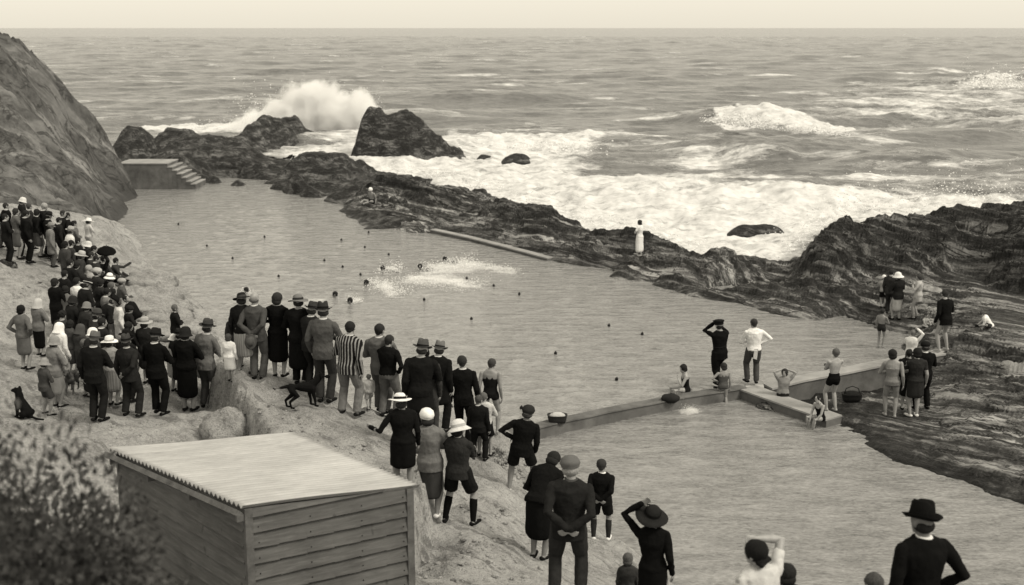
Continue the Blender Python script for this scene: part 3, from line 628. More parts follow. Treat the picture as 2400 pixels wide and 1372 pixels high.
sheet('pool_water', pool_poly, POOL, 0.14, M_pool, pool_foam, 'calm grey water of the big tidal pool')
kid_poly = [at(a, b, .08)[:2] for a, b in [(1110, 1035), (1160, 1025), (1290, 992), (1450, 958), (1600, 930), (1742, 908)]] + [at(a, b, KID)[:2] for a, b in [(1960, 985), (2080, 1040), (2250, 1080), (2420, 1150), (2700, 1250)]] + [(18, 14), (9, 12.5), (4.0, 13.5), (1.0, 17.0), (-1.5, 22)]
sheet('pool_water', kid_poly, KID, 0.12, M_pool, kid_foam, 'shallow water of the paddling pool in front of the low wall')
# ------------------------------------------------------------------ concrete
M_conc = mat_rough('concrete', 0.07, 0.17, 1.6, 0.9, 25, 0.5, 0.02); M_conc2 = mat_rough('concrete_pale', 0.20, 0.36, 1.4, 0.9, 25, 0.5, 0.02)
def wall_strip(name, pts, half, zb, label, mat, capmat=None, cap=0.03, lift=0.0):
    """pts: (x, y, ztop) centre line; body with a slightly proud cap"""
    pts = [np.array(p, float) for p in pts]
    Q = []
    for a, b in zip(pts[:-1], pts[1:]):
        n = max(1, int(np.linalg.norm(b - a) / .5)); Q += [a + (b - a) * i / n for i in range(n)]
    Q.append(pts[-1]); Q = np.array(Q)
    T = np.gradient(Q[:, :2], axis=0); T /= np.linalg.norm(T, axis=1)[:, None]; N = np.stack([-T[:, 1], T[:, 0]], 1)
    jit = 0.008 * fbm(Q[:, 0] * 1.3, Q[:, 1] * 1.3, 3)
    root = empty(name, (Q[0][0], Q[0][1], 0)); o0 = np.array([Q[0][0], Q[0][1], 0])
    for nm, h, z0, z1, mt in (('wall_body', half, None, -cap, mat), ('coping', half + .02, -cap, 0, capmat or mat)):
        if nm == 'wall_body' and False: pass
        b = MB(); rings = []
        for q, n, j in zip(Q, N, jit):
            zt = q[2] + z1 + j; zlo = zb if z0 is None else q[2] + z0 + j
            rings.append([(q[0] - n[0] * h - o0[0], q[1] - n[1] * h - o0[1], zlo), (q[0] + n[0] * h - o0[0], q[1] + n[1] * h - o0[1], zlo), (q[0] + n[0] * (h - .01) - o0[0], q[1] + n[1] * (h - .01) - o0[1], zt), (q[0] - n[0] * (h - .01) - o0[0], q[1] - n[1] * (h - .01) - o0[1], zt)])
        b.quadring(rings); b.build(nm, mt, root)
    tag(root, label, 'wall'); return root
def wz(px, py, z): return at(px, py, z)
w1 = [wz(1110, 1032, .08), wz(1160, 1022, .08), wz(1290, 989, .08), wz(1450, 955, .08), wz(1600, 927, .08), wz(1742, 905, .08)]
wall_strip('pool_wall', w1, .16, -1.3, 'long low concrete wall dividing the big pool from the paddling pool', M_conc, M_conc)
w2 = [wz(1800, 905, .08), wz(1870, 888, .2), wz(1985, 866, .32), wz(2080, 847, .36), wz(2180, 828, .40), wz(2262, 817, .42)]
wall_strip('pool_wall', w2, .22, -1.3, 'taller concrete wall running to the rocks behind the standing group', M_conc, M_conc2, .05)
w3 = [wz(1752, 907, .06), wz(1800, 925, .05), wz(1880, 952, .03), wz(1955, 978, .0)]
wall_strip('pool_wall', w3, .30, -1.3, 'broad pale walkway wall where the boy in dark trunks stands', M_conc, M_conc2, .04)
w4 = [wz(1015, 537, .18), wz(1100, 555, .16), wz(1230, 588, .14), wz(1290, 604, .12)]
wall_strip('pool_wall', w4, .17, -1.2, 'narrow concrete kerb along the reef side of the pool', M_conc, M_conc2, .05)
w5 = [wz(415, 411, .3), wz(470, 408, .3), wz(515, 405, .25)]
wall_strip('pool_wall', w5, .35, -1.2, 'thin pale wall running right from the foot of the far steps', M_conc, M_conc2, .06)
# steps at the far left end
st = empty('concrete_steps', (0, 0, 0)); y0 = 73.5; o = atY(285, 430, y0); st.location = (float(o[0]), y0, 0)
b = MB(); c2 = MB()
xs_ = [(275, 383, 392), (392, 391, 403), (403, 399, 414), (414, 407, 425), (425, 416, 436), (436, 425, 447), (447, 431, 458)]
for i, (xa, yt, xb) in enumerate(xs_):
    A_ = atY(xa, yt, y0); B_ = atY(xb, yt, y0); xa_, xb_, zt = A_[0] - o[0], B_[0] - o[0], A_[2]
    b.box(((xa_ + xb_) / 2, 1.2, (zt - .06 - 1) / 2), (xb_ - xa_, 2.4, zt - .06 + 1)); c2.box(((xa_ + xb_) / 2 + .015, 1.19, zt - .03), (xb_ - xa_ + .03, 2.44, .06))
b.build('step_block', M_conc, st); c2.build('tread', M_conc2, st); tag(st, 'pale concrete platform stepping down to the water at the cliff foot', 'steps')
# ------------------------------------------------------------------ spray burst behind the reef (a real volume of droplets)
m = bpy.data.materials.new('spray'); m.use_nodes = True; nt = m.node_tree; nt.nodes.remove(nt.nodes['Principled BSDF']); out = nt.nodes['Material Output']
pv = nt.nodes.new('ShaderNodeVolumePrincipled'); pv.inputs['Color'].default_value = (.97, .97, .97, 1); pv.inputs['Anisotropy'].default_value = 0.0
v = coord(nt)
n1 = noise(nt, v, 0.55, 5, 0.62)
at_ = None
sep = nt.nodes.new('ShaderNodeSeparateXYZ'); nt.links.new(v, sep.inputs[0])
# density falls off from the heart of two plumes
def plume(cx, cz, rx, ry, rz):
    mp = nt.nodes.new('ShaderNodeMapping'); mp.vector_type = 'POINT'; mp.inputs['Location'].default_value = (-cx / rx, 0, -cz / rz); mp.inputs['Scale'].default_value = (1 / rx, 1 / ry, 1 / rz)
    nt.links.new(v, mp.inputs[0]); ln = nt.nodes.new('ShaderNodeVectorMath'); ln.operation = 'LENGTH'; nt.links.new(mp.outputs[0], ln.inputs[0])
    return math_n(nt, 'SUBTRACT', 1.0, ln.outputs['Value'])
YS = 117.0
def pc(px, py): q = atY(px, py, YS); return q[0], q[2]
c0 = pc(760, 300)
pl = []
for (a, b_, rx, rz) in [(735, 258, 4.1, 3.3), (700, 283, 4.7, 2.8), (800, 266, 3.7, 2.6), (845, 258, 2.2, 2.3), (640, 296, 4.3, 2.0), (590, 306, 3.0, 1.2), (545, 312, 2.4, .8), (760, 300, 6.1, 2.2), (860, 296, 1.9, 1.6)]:
    x, z = pc(a, b_); pl.append(plume(x - c0[0], z - c0[1], rx, 2.6, rz))
mx = pl[0]
for k in pl[1:]: mx = math_n(nt, 'MAXIMUM', mx, k)
dn = math_n(nt, 'ADD', mx, math_n(nt, 'MULTIPLY', math_n(nt, 'SUBTRACT', n1, 0.5), 1.4))
cr = nt.nodes.new('ShaderNodeMapRange'); cr.inputs['From Min'].default_value = 0.12; cr.inputs['From Max'].default_value = 0.75; cr.inputs['To Max'].default_value = 5.0; nt.links.new(dn, cr.inputs['Value'])
nt.links.new(cr.outputs[0], pv.inputs['Density']); nt.links.new(pv.outputs[0], out.inputs['Volume'])
b = MB(); b.ell((0, 0, -.2), (11.2, 3.4, 6.2), None, 32, 20)
sp = b.build('spray', m); sp.location = (float(c0[0]), YS, float(c0[1])); tag(sp, 'white burst of spray thrown up behind the far reef', 'spray', kind='stuff')

# flecks of thrown water, each a tiny solid
M_fleck = mat_rough('foam_fleck', .70, .85, 8, .8, 20, .2, .01)
def flecks(name, segs, label, seed):
    """segs: (px0, py0, px1, py1, z0, spread in metres across, height, count, size)"""
    rr = np.random.RandomState(seed); V = []; Fc = []
    T4 = np.array([(1, 1, 1), (1, -1, -1), (-1, 1, -1), (-1, -1, 1)], float)
    for x0, y0, x1, y1, z0, sp_, hh, n, sz in segs:
        n = int(n * (1.5 if sz > .06 else 2.6))
        a = at(x0, y0, z0); b = at(x1, y1, z0); t = rr.uniform(0, 1, n)[:, None]; c = a + (b - a) * t
        gust = .35 + .65 * np.clip(.5 + fbm(c[:, 0] * .8, c[:, 1] * .8 + seed, 3), 0, 1)
        c[:, 0] += rr.normal(0, sp_ * .6, n); c[:, 1] += rr.normal(0, sp_, n); c[:, 2] += np.abs(rr.normal(0, .5, n)) * hh * gust
        r = sz * (.5 if sz > .06 else .36) * rr.uniform(.3, 1.0, n) ** 1.5
        for i in range(n):
            q = rr.normal(size=(3, 3)); q, _ = np.linalg.qr(q); k = len(V); V.extend(c[i] + (T4 * r[i]) @ q * [1, 1, .7]); Fc += [(k, k + 1, k + 2), (k, k + 3, k + 1), (k, k + 2, k + 3), (k + 1, k + 3, k + 2)]
    o = mesh_np(name, V, Fc, M_fleck, False); tag(o, label, kind='stuff'); return o
flecks('splash', [(900, 640, 935, 634, .02, .3, .5, 260, .05), (880, 672, 945, 690, .02, .45, .45, 420, .05), (1000, 640, 1110, 628, .02, .4, .5, 700, .055), (1050, 618, 1210, 636, .02, .35, .3, 500, .05), (950, 662, 1130, 672, .02, .5, .3, 700, .05), (572, 684, 584, 688, .02, .15, .2, 60, .04), (822, 706, 842, 707, .02, .2, .3, 110, .04), (866, 662, 882, 660, .02, .2, .3, 90, .04)], 'white churned water and droplets round the racing swimmers', 3)
flecks('splash', [(1604, 962, 1630, 968, KID, .14, .3, 240, .02)], 'small white splash kicked up below the woman on the wall', 4)
flecks('surf_spray', [(1665, 285, 1790, 300, .6, 1.2, 1.2, 900, .16), (1790, 302, 2000, 320, .2, .8, .6, 600, .13), (1100, 350, 1390, 352, .1, 2.0, 1.0, 1100, .13), (2290, 206, 2400, 200, 1.0, 3, 3.0, 500, .3), (900, 400, 1180, 455, -.2, 1.2, .8, 900, .09), (1180, 482, 1300, 478, -.2, .8, .8, 350, .08), (1320, 505, 1640, 590, -.2, .9, .6, 800, .07), (1840, 600, 1960, 520, -.2, .8, 1.4, 500, .07), (1960, 505, 2400, 470, -.2, 1.6, 2.2, 900, .09), (880, 350, 1000, 372, -.2, 1.4, .8, 400, .1), (560, 300, 880, 262, .5, 1.5, 4.2, 700, .12), (440, 306, 560, 300, 0, 1.2, 1.0, 250, .1), (1720, 534, 1830, 534, -.2, .5, .3, 150, .06)], 'droplets and torn foam thrown up along the reef and the breakers', 9)
# ------------------------------------------------------------------ figures
# one continuous body mesh per person (voxel union of its limbs), clothing, hair and hats as children
ARMS = {  # hand target relative to the shoulder centre line: (out, forward, up from the pelvis) in body heights; elbow pole
 'down': ((.138, .02, -.062), (.15, -1, -.1)), 'loose': ((.145, .06, -.045), (.25, -1, -.1)), 'hip': ((.105, .015, .075), (1, -.25, .1)),
 'back': ((.012, -.112, .015), (1, -.45, 0)), 'front': ((.03, .12, .10), (.9, -.2, -.5)), 'fold': ((-.045, .115, .16), (.8, .15, -.6)),
 'pocket': ((.115, .03, .01), (.8, -.7, 0)), 'chest': ((.02, .12, .20), (.7, .1, -.8)), 'brow': ((.045, .085, .405), (1, .15, .1)),
 'hat': ((.075, .01, .47), (1, .1, .5)), 'binoc': ((.03, .105, .375), (.75, .25, -.7)), 'reach': ((.12, .25, .10), (.2, -.3, -1)),
 'out': ((.27, .10, .12), (.2, -.6, -.6)), 'up': ((.10, .06, .50), (1, .1, .1)), 'brace': ((.17, -.12, -.10), (.2, -1, .2)), 'knee': ((.07, .20, .02), (.6, 0, -.6)),
 'swim': ((.10, .20, .42), (.8, .2, .6)), 'behindhead': ((.06, -.02, .42), (1, .2, .1)), 'point': ((.16, .30, .28), (.2, -.1, -1)), 'carry': ((.12, .11, .06), (.3, -.9, -.3))}
LEGS = {  # pelvis height, feet (out, forward, up) L/R
 'stand': (.53, (.048, 0, 0), (.048, 0, 0)), 'apart': (.525, (.085, 0, 0), (.085, 0, 0)), 'wide': (.512, (.13, .0, 0), (.13, .02, 0)), 'stride': (.515, (.05, -.10, 0), (.05, .09, 0)), 'relax': (.522, (.055, .06, 0), (.055, -.01, 0)),
 'stridel': (.515, (.05, .09, 0), (.05, -.10, 0)), 'sit': (.05, (.06, .30, -.20), (.07, .27, -.22)), 'sitflat': (.05, (.06, .44, -.02), (.08, .42, .0)), 'sitknees': (.05, (.06, .26, .0), (.08, .28, .0)),
 'crouch': (.20, (.08, .06, 0), (.09, .0, 0)), 'sitwall': (.05, (.05, .22, -.22), (.10, .18, -.23)), 'wade': (.53, (.06, .08, 0), (.06, -.04, 0)), 'kneel': (.27, (.06, -.20, 0), (.07, .10, 0))}
def ik(a, b, l1, l2, pole):
    a = Vector(a); b = Vector(b); d = b - a; L = min(d.length, (l1 + l2) * .999); dn = d.normalized()
    x = (l1 * l1 - l2 * l2 + L * L) / (2 * L); h = math.sqrt(max(0, l1 * l1 - x * x))
    p = Vector(pole); p = p - dn * p.dot(dn)
    if p.length < 1e-4: p = Vector((1, 0, 0))
    return a + dn * x + p.normalized() * h, a + dn * L
def pose(S):
    """joints in metres, person facing +Y; S is the spec"""
    H = S['h']; k = S.get('girth', 1.0); kid = S.get('kid', 0)
    ph, fl, fr = LEGS[S.get('legs', 'stand')]
    lean = R(S.get('lean', 0)); side = R(S.get('side', 0)); tw = R(S.get('twist', 0))
    P = {}; pel = Vector((0, 0, ph * H)); P['pel'] = pel
    M = Matrix.Rotation(side, 3, 'Y') @ Matrix.Rotation(-lean, 3, 'X')
    M2 = Matrix.Rotation(side * 1.15, 3, 'Y') @ Matrix.Rotation(-lean * 1.25, 3, 'X') @ Matrix.Rotation(-tw, 3, 'Z')
    hs = 1.07 + .20 * kid
    ts = 1.0 - .04 * kid
    P['M'] = M; P['M2'] = M2; P['hs'] = hs
    P['waist'] = pel + M @ Vector((0, 0, .075 * H * ts)); P['chest'] = P['waist'] + M2 @ Vector((0, 0, .115 * H * ts)); P['sho'] = P['chest'] + M2 @ Vector((0, 0, .085 * H * ts))
    P['neck'] = P['sho'] + M2 @ Vector((0, .006 * H, .026 * H))
    MH = M2 @ Matrix.Rotation(R(-S.get('hturn', 0)), 3, 'Z') @ Matrix.Rotation(-R(S.get('hnod', 4)), 3, 'X') @ Matrix.Rotation(R(S.get('htilt', 0)), 3, 'Y')
    P['MH'] = MH; P['head'] = P['neck'] + MH @ Vector((0, .012 * H, (.066) * H * hs))
    sw = (.110 - .008 * S.get('fem', 0)) * H * (1 + (k - 1) * .6); armS = .95 if kid else 1
    al = S.get('arms', ('down', 'down'))
    for sd, sg, an in (('l', -1, al[0]), ('r', 1, al[1])):
        s0 = P['sho'] + M2 @ Vector((sg * sw, 0, -.028 * H)); (o, f, u), pole = ARMS[an]
        base = pel + M @ Vector((0, 0, 0)); tgt = base + M2 @ Vector((sg * o * H * (1 + (k - 1) * .4), f * H + (k - 1) * .03 * (1 if f > 0 else -1), u * H))
        el, wr = ik(s0, tgt, .175 * H * armS, .155 * H * armS, M2 @ Vector((sg * pole[0], pole[1], pole[2])))
        P['s' + sd], P['e' + sd], P['w' + sd] = s0, el, wr
    for sd, sg, ft in (('l', -1, fl), ('r', 1, fr)):
        h0 = pel + Vector((sg * .050 * H, 0, -.012 * H)); a = Vector((sg * ft[0] * H, ft[1] * H, ft[2] * H + .045 * H))
        kn, an = ik(h0, a, .245 * H, .245 * H, (sg * .25, 1, .1))
        P['h' + sd], P['k' + sd], P['a' + sd] = h0, kn, an
    return P
def hand(b, wr, d, nrm, H, sg, curl=.5):
    """palm with four unequal fingers and a thumb leaving its side"""
    d = d.normalized(); n = nrm - d * nrm.dot(d)
    if n.length < .01: n = Vector((0, 1, 0)).cross(d)
    n.normalize(); s = d.cross(n) * sg; u = H / 1.72
    pc = wr + d * .048 * u
    Mx = Matrix((s, n, d)).transposed()
    b.ell(pc, (.040 * u, .017 * u, .052 * u), Mx, 10, 6)
    for i, (ln, off) in enumerate(((.070, -.030), (.080, -.010), (.074, .010), (.058, .029))):
        p0 = wr + d * .080 * u + s * off * u; d2 = (d + n * curl * .5 + s * off * 2.5).normalized(); d3 = (d2 + n * curl * 1.1).normalized()
        p1 = p0 + d2 * ln * .5 * u; p2 = p1 + d3 * ln * .5 * u
        b.capsule([p0, p1, p2], [.0095 * u, .0090 * u, .0075 * u], 6)
    t0 = wr + d * .028 * u - s * .032 * u; t1 = t0 + (d * .6 - s * .75 + n * .35).normalized() * .036 * u; t2 = t1 + (d + n * .4 - s * .1).normalized() * .030 * u
    b.capsule([t0, t1, t2], [.013 * u, .0105 * u, .008 * u], 6)
def torso_rings(P, H, k, fem, off=0.0, lo=-.06, flare=1.0, z0=None):
    """elliptical rings (centre, matrix, rx, ry) from the crotch to the neck root"""
    M, M2 = P['M'], P['M2']; pel = P['pel']; w, c, s = P['waist'], P['chest'], P['sho']
    hipx = .092 + .006 * fem; wx = .080 - .008 * fem; chx = .104 - .010 * fem
    L = [(pel + M @ Vector((0, -.004 * H, lo * H)), M, hipx * .93 * flare, .062 * flare), (pel + M @ Vector((0, -.006 * H, 0)), M, hipx, .066), (pel.lerp(w, .5), M, (hipx + wx) / 2, .058), (w, M, wx, .052),
         (w.lerp(c, .5), M2, (wx + chx) / 2, .056), (c, M2, chx, .062 + .004 * fem), (c.lerp(s, .55), M2, chx * 1.03, .058), (s + M2 @ Vector((0, 0, -.014 * H)), M2, .102, .048), (s + M2 @ Vector((0, 0, .004 * H)), M2, .080, .043), (s + M2 @ Vector((0, 0, .024 * H)), M2, .050, .036)]
    return [(a, b_, x * H * k + off, y * H * (k * 1.1 if k > 1 else k) + off) for a, b_, x, y in L]
def add_rings(b, L, n=16, wob=0.0, seed=0):
    rings = []
    for i, (c, M, rx, ry) in enumerate(L):
        rr = []
        for j in range(n):
            a = 2 * math.pi * j / n; f = 1 + wob * math.sin(a * 5 + seed + i * .7) + wob * .7 * math.sin(a * 9 + seed * 2 - i)
            rr.append(c + M @ Vector((rx * f * math.cos(a), ry * f * math.sin(a), 0)))
        rings.append(rr)
    b.quadring(rings)
TEX = bpy.data.textures.new('folds', 'CLOUDS'); TEX.noise_scale = 0.15; TEX.noise_depth = 2
TEXF = bpy.data.textures.new('fine_folds', 'CLOUDS'); TEXF.noise_scale = 0.05; TEXF.noise_depth = 1
def skinned(b, name, mat, parent, vox, sm=3, folds=0.0, root=False):
    o = mesh_np(name, b.v, b.f, mat, True, parent)
    r = o.modifiers.new('union', 'REMESH'); r.mode = 'VOXEL'; r.voxel_size = vox; r.use_smooth_shade = True
    if sm: s = o.modifiers.new('smooth', 'SMOOTH'); s.factor = .5; s.iterations = sm
    if folds:
        d = o.modifiers.new('folds', 'DISPLACE'); d.texture = TEX; d.strength = folds; d.mid_level = .38
        d = o.modifiers.new('fine', 'DISPLACE'); d.texture = TEXF; d.strength = folds * .32; d.mid_level = .4
    return o
HATS = {  # outer profile (radius, height) from the crown top outwards, then the brim tip; metres on an adult head
 'fedora': ([(.0, .112), (.035, .108), (.062, .112), (.074, .098), (.083, .05), (.088, .0)], [(.115, -.004), (.142, .004)], 1),
 'homburg': ([(.0, .125), (.035, .120), (.064, .126), (.078, .108), (.085, .05), (.089, .0)], [(.11, -.006), (.136, .014)], 1),
 'wide': ([(.0, .085), (.05, .082), (.078, .06), (.088, .02), (.091, .0)], [(.13, -.008), (.175, -.012)], 0),
 'picture': ([(.0, .09), (.05, .086), (.082, .062), (.092, .02), (.095, .0)], [(.15, -.006), (.20, -.02)], 0),
 'cloche': ([(.0, .088), (.05, .080), (.084, .050), (.098, .0), (.102, -.04)], [(.112, -.056), (.128, -.066)], 0),
 'sun': ([(.0, .095), (.045, .088), (.078, .062), (.092, .02), (.097, -.005)], [(.130, -.030), (.155, -.052)], 0),
 'straw': ([(.0, .105), (.05, .103), (.078, .088), (.086, .03), (.090, .0)], [(.13, -.012), (.165, -.010)], 0),
 'beret': ([(.0, .092), (.05, .088), (.085, .066), (.098, .036), (.105, .012), (.098, -.008), (.092, -.016)], [(.093, -.022), (.090, -.024)], 0),
 'cap': ([(.0, .088), (.05, .084), (.085, .062), (.100, .034), (.108, .014), (.098, -.004)], [(.096, -.012), (.094, -.016)], 0),
 'peaked': ([(.0, .085), (.07, .084), (.118, .066), (.112, .045), (.096, .03), (.094, .0)], [(.096, -.006), (.094, -.01)], 0),
 'swimcap': ([(.0, .084), (.04, .079), (.075, .052), (.092, .0), (.094, -.035)], [(.094, -.042), (.092, -.044)], 0),
 'hood': ([(.0, .090), (.05, .082), (.088, .048), (.104, -.01), (.106, -.08)], [(.12, -.12), (.135, -.16)], 0)}
def make_hat(kind, P, S, parent, v, band=None, tilt=(0, 0)):
    crown, brim, dent = HATS[kind]; s = P['hs'] * S['h'] / 1.72 * 1.10; MH = P['MH'] @ Matrix.Rotation(R(-tilt[0]), 3, 'X') @ Matrix.Rotation(R(tilt[1]), 3, 'Y')
    c = P['head'] + P['MH'] @ Vector((0, -.006, .028 * s)); n = 24; prof = crown + brim
    under = [(r, z - .006) for r, z in reversed(brim)] + [(crown[-1][0] - .006, crown[-1][1] - .004), (crown[-1][0] * .9, crown[-1][1] + .03)]
    def ring(r, z, br):
        out = []
        for j in range(n):
            a = 2 * math.pi * j / n; x = r * math.cos(a) * .90; y = r * math.sin(a) * 1.10; zz = z
            if dent and not br and z > .08: zz -= .028 * math.exp(-(x / .022) ** 2) ; x *= 1 - .12 * max(0, math.sin(a))
            if br and kind in ('fedora', 'homburg'): zz += .02 * (math.cos(a) ** 2) * (r / .14) ** 2 - (.02 * max(0, math.sin(a)) if kind == 'fedora' else 0)
            if br and kind in ('wide', 'picture', 'straw'): zz += .014 * math.sin(2 * a + S['h'] * 40)
            out.append(c + MH @ (Vector((x, y, zz)) * s))
        return out
    b = MB(); rings = [ring(max(r, .004), z, False) for r, z in crown] + [ring(r, z, True) for r, z in brim] + [ring(r, z, True) for r, z in under[:len(brim)]] + [ring(r, z, False) for r, z in under[len(brim):]]
    b.quadring(rings)
    if kind in ('peaked',):
        b.tube([c + MH @ (Vector((-.07, .085, .0)) * s), c + MH @ (Vector((0, .135, -.012)) * s), c + MH @ (Vector((.07, .085, .0)) * s)], [(.012 * s, .006), (.045 * s, .008), (.012 * s, .006)], 8, ref=(0, 0, 1))
    h = b.build('hat', cloth(v), parent, True)
    if band is not None and kind in ('fedora', 'homburg', 'wide', 'picture', 'straw', 'sun'):
        bb = MB(); r0 = crown[-1][0] + .0025; r1 = crown[-2][0] + (crown[-1][0] - crown[-2][0]) * .2 + .0025; z1 = crown[-1][1] + .034
        bb.quadring([ring(r0, crown[-1][1] + .001, False), ring(min(r0, r1 + .002), z1, False)], False, False)
        bb.build('hat_band', cloth(band), h, True)
    return h
def make_hair(style, P, S, parent, v):
    s = P['hs'] * S['h'] / 1.72 * (1.0 if not S.get('kid') else 1.0); MH = P['MH']; c = P['head']; b = MB()
    V = lambda x, y, z: c + MH @ (Vector((x, y, z)) * s)
    if style == 'short': b.ell(V(0, -.018, .022), (.083 * s, .092 * s, .088 * s), MH, 18, 12); b.ell(V(0, -.052, -.03), (.055 * s, .04 * s, .05 * s), MH, 12, 8)
    elif style == 'bald': b.ell(V(0, -.05, -.02), (.079 * s, .050 * s, .045 * s), MH, 16, 10)
    elif style == 'bob': b.ell(V(0, -.022, .018), (.094 * s, .10 * s, .098 * s), MH, 18, 12); b.ell(V(0, -.045, -.045), (.088 * s, .07 * s, .065 * s), MH, 16, 10)
    elif style == 'curly':
        b.ell(V(0, -.02, .02), (.088 * s, .096 * s, .092 * s), MH, 18, 12); rr = random.Random(int(S['h'] * 999))
        for i in range(34):
            a = rr.uniform(0, 6.28); e = rr.uniform(-.5, 1.3); q = Vector((math.cos(a) * math.cos(e) * .088, -.025 + math.sin(a) * math.cos(e) * .09, .015 + math.sin(e) * .092))
            if q.y > .05 and q.z < .05: continue
            b.ell(V(*q), (.02 * s,) * 3, None, 6, 4)
    elif style == 'bun': b.ell(V(0, -.018, .020), (.088 * s, .096 * s, .092 * s), MH, 18, 12); b.ell(V(0, -.105, -.02), (.04 * s, .032 * s, .036 * s), MH, 12, 8)
    elif style == 'long': b.ell(V(0, -.022, .018), (.094 * s, .10 * s, .098 * s), MH, 18, 12); b.ell(V(0, -.058, -.10), (.085 * s, .055 * s, .12 * s), MH, 16, 10)
    elif style == 'bobhat': b.ell(V(0, -.040, -.050), (.090 * s, .076 * s, .062 * s), MH, 16, 10)
    elif style == 'nape': b.ell(V(0, -.03, -.03), (.085 * s, .072 * s, .055 * s), MH, 16, 10)
    elif style == 'waves': 
        b.ell(V(0, -.02, .02), (.092 * s, .098 * s, .094 * s), MH, 18, 12); b.ell(V(0, -.06, -.055), (.075 * s, .05 * s, .045 * s), MH, 16, 10)
        for i in range(5): b.ell(V((i - 2) * .03, -.088, -.07), (.02 * s, .02 * s, .02 * s), None, 8, 5)
    h = b.build('hair', hairm(v), parent, True); d = h.modifiers.new('tousle', 'DISPLACE'); d.texture = TEXF; d.strength = .016; d.mid_level = .4; return h
def make_body(S, P, vox):
    H = S['h']; k = S.get('girth', 1.0); fem = S.get('fem', 0); b = MB(); hs = P['hs'] * H / 1.72; MH = P['MH']; c = P['head']
    add_rings(b, torso_rings(P, H, k * .93, fem, 0, -.05, .8))
    b.capsule([P['sho'] + P['M2'] @ Vector((0, 0, -.01 * H)), P['neck'], P['head'] + MH @ Vector((0, -.02, -.05 * hs * 1.5))], [.036 * H, .031 * H, .031 * H], 12)
    V = lambda x, y, z: c + MH @ (Vector((x, y, z)) * hs)
    b.ell(V(0, -.012, .022), (.074 * hs, .092 * hs, .086 * hs), MH, 18, 14)
    b.ell(V(0, .022, -.040), (.056 * hs, .060 * hs, .068 * hs), MH, 16, 12)
    b.ell(V(0, .062, -.088), (.024 * hs, .020 * hs, .018 * hs), MH, 10, 6)
    b.ell(V(0, .086, -.022), (.012 * hs, .022 * hs, .026 * hs), MH, 8, 6)
    b.ell(V(0, .072, .012), (.045 * hs, .014 * hs, .010 * hs), MH, 10, 6)
    b.ell(V(0, .080, -.058), (.022 * hs, .010 * hs, .008 * hs), MH, 8, 6)
    for sg in (-1, 1):
        b.ell(V(sg * .079, -.008, -.012), (.010 * hs, .020 * hs, .032 * hs), MH, 8, 6); b.ell(V(sg * .030, .070, -.006), (.012 * hs, .010 * hs, .009 * hs), MH, 8, 6)
    kk = .5 + .5 * k
    for sd, sg in (('l', -1), ('r', 1)):
        s0, e, w = P['s' + sd], P['e' + sd], P['w' + sd]; ka = kk * (1 if S.get('fit') in ('swimsuit', 'trunks', 'dress_s', 'overalls') else .8)
        b.capsule([s0, s0.lerp(e, .35), e, e.lerp(w, .3), w], [.030 * H * ka, .028 * H * ka, .0225 * H * ka, .0235 * H * ka, .0145 * H], 10)
        h0, kn, an = P['h' + sd], P['k' + sd], P['a' + sd]
        b.capsule([h0, h0.lerp(kn, .4), kn, kn.lerp(an, .33), an], [.052 * H * kk, .046 * H * kk, .031 * H * kk, .033 * H * kk, .0195 * H], 12)
        fd = Vector((sg * .22, 1, 0)).normalized()
        if S.get('legs') in ('sit', 'sitflat', 'sitwall'): fd = (fd + Vector((0, 0, .35 if S['legs'] != 'sitflat' else 2.2))).normalized()
        P['f' + sd] = fd
        b.capsule([an + Vector((0, -.014 * H, -.018 * H)), an + fd * .045 * H + Vector((0, 0, -.026 * H)), an + fd * .095 * H + Vector((0, 0, -.031 * H))], [.022 * H, .021 * H, .014 * H], 8)
        a = S.get('arms', ('down', 'down'))[0 if sg < 0 else 1]
        hd = (w - e).normalized()
        if a == 'back': hd = (hd * .35 + P['M2'] @ Vector((-sg * .6, -.1, -.35))).normalized()
        if a in ('hip',): hd = (hd * .3 + Vector((0, .6, -.6))).normalized()
        nr = P['M2'] @ Vector((-sg, .15, 0)) if a in ('down', 'loose', 'pocket', 'brace', 'out', 'reach', 'carry') else P['M2'] @ Vector((0, -1, 0.1)) if a not in ('back',) else P['M2'] @ Vector((0, 1, 0))
        hand(b, w, hd, nr, H, sg, .7)
    return b
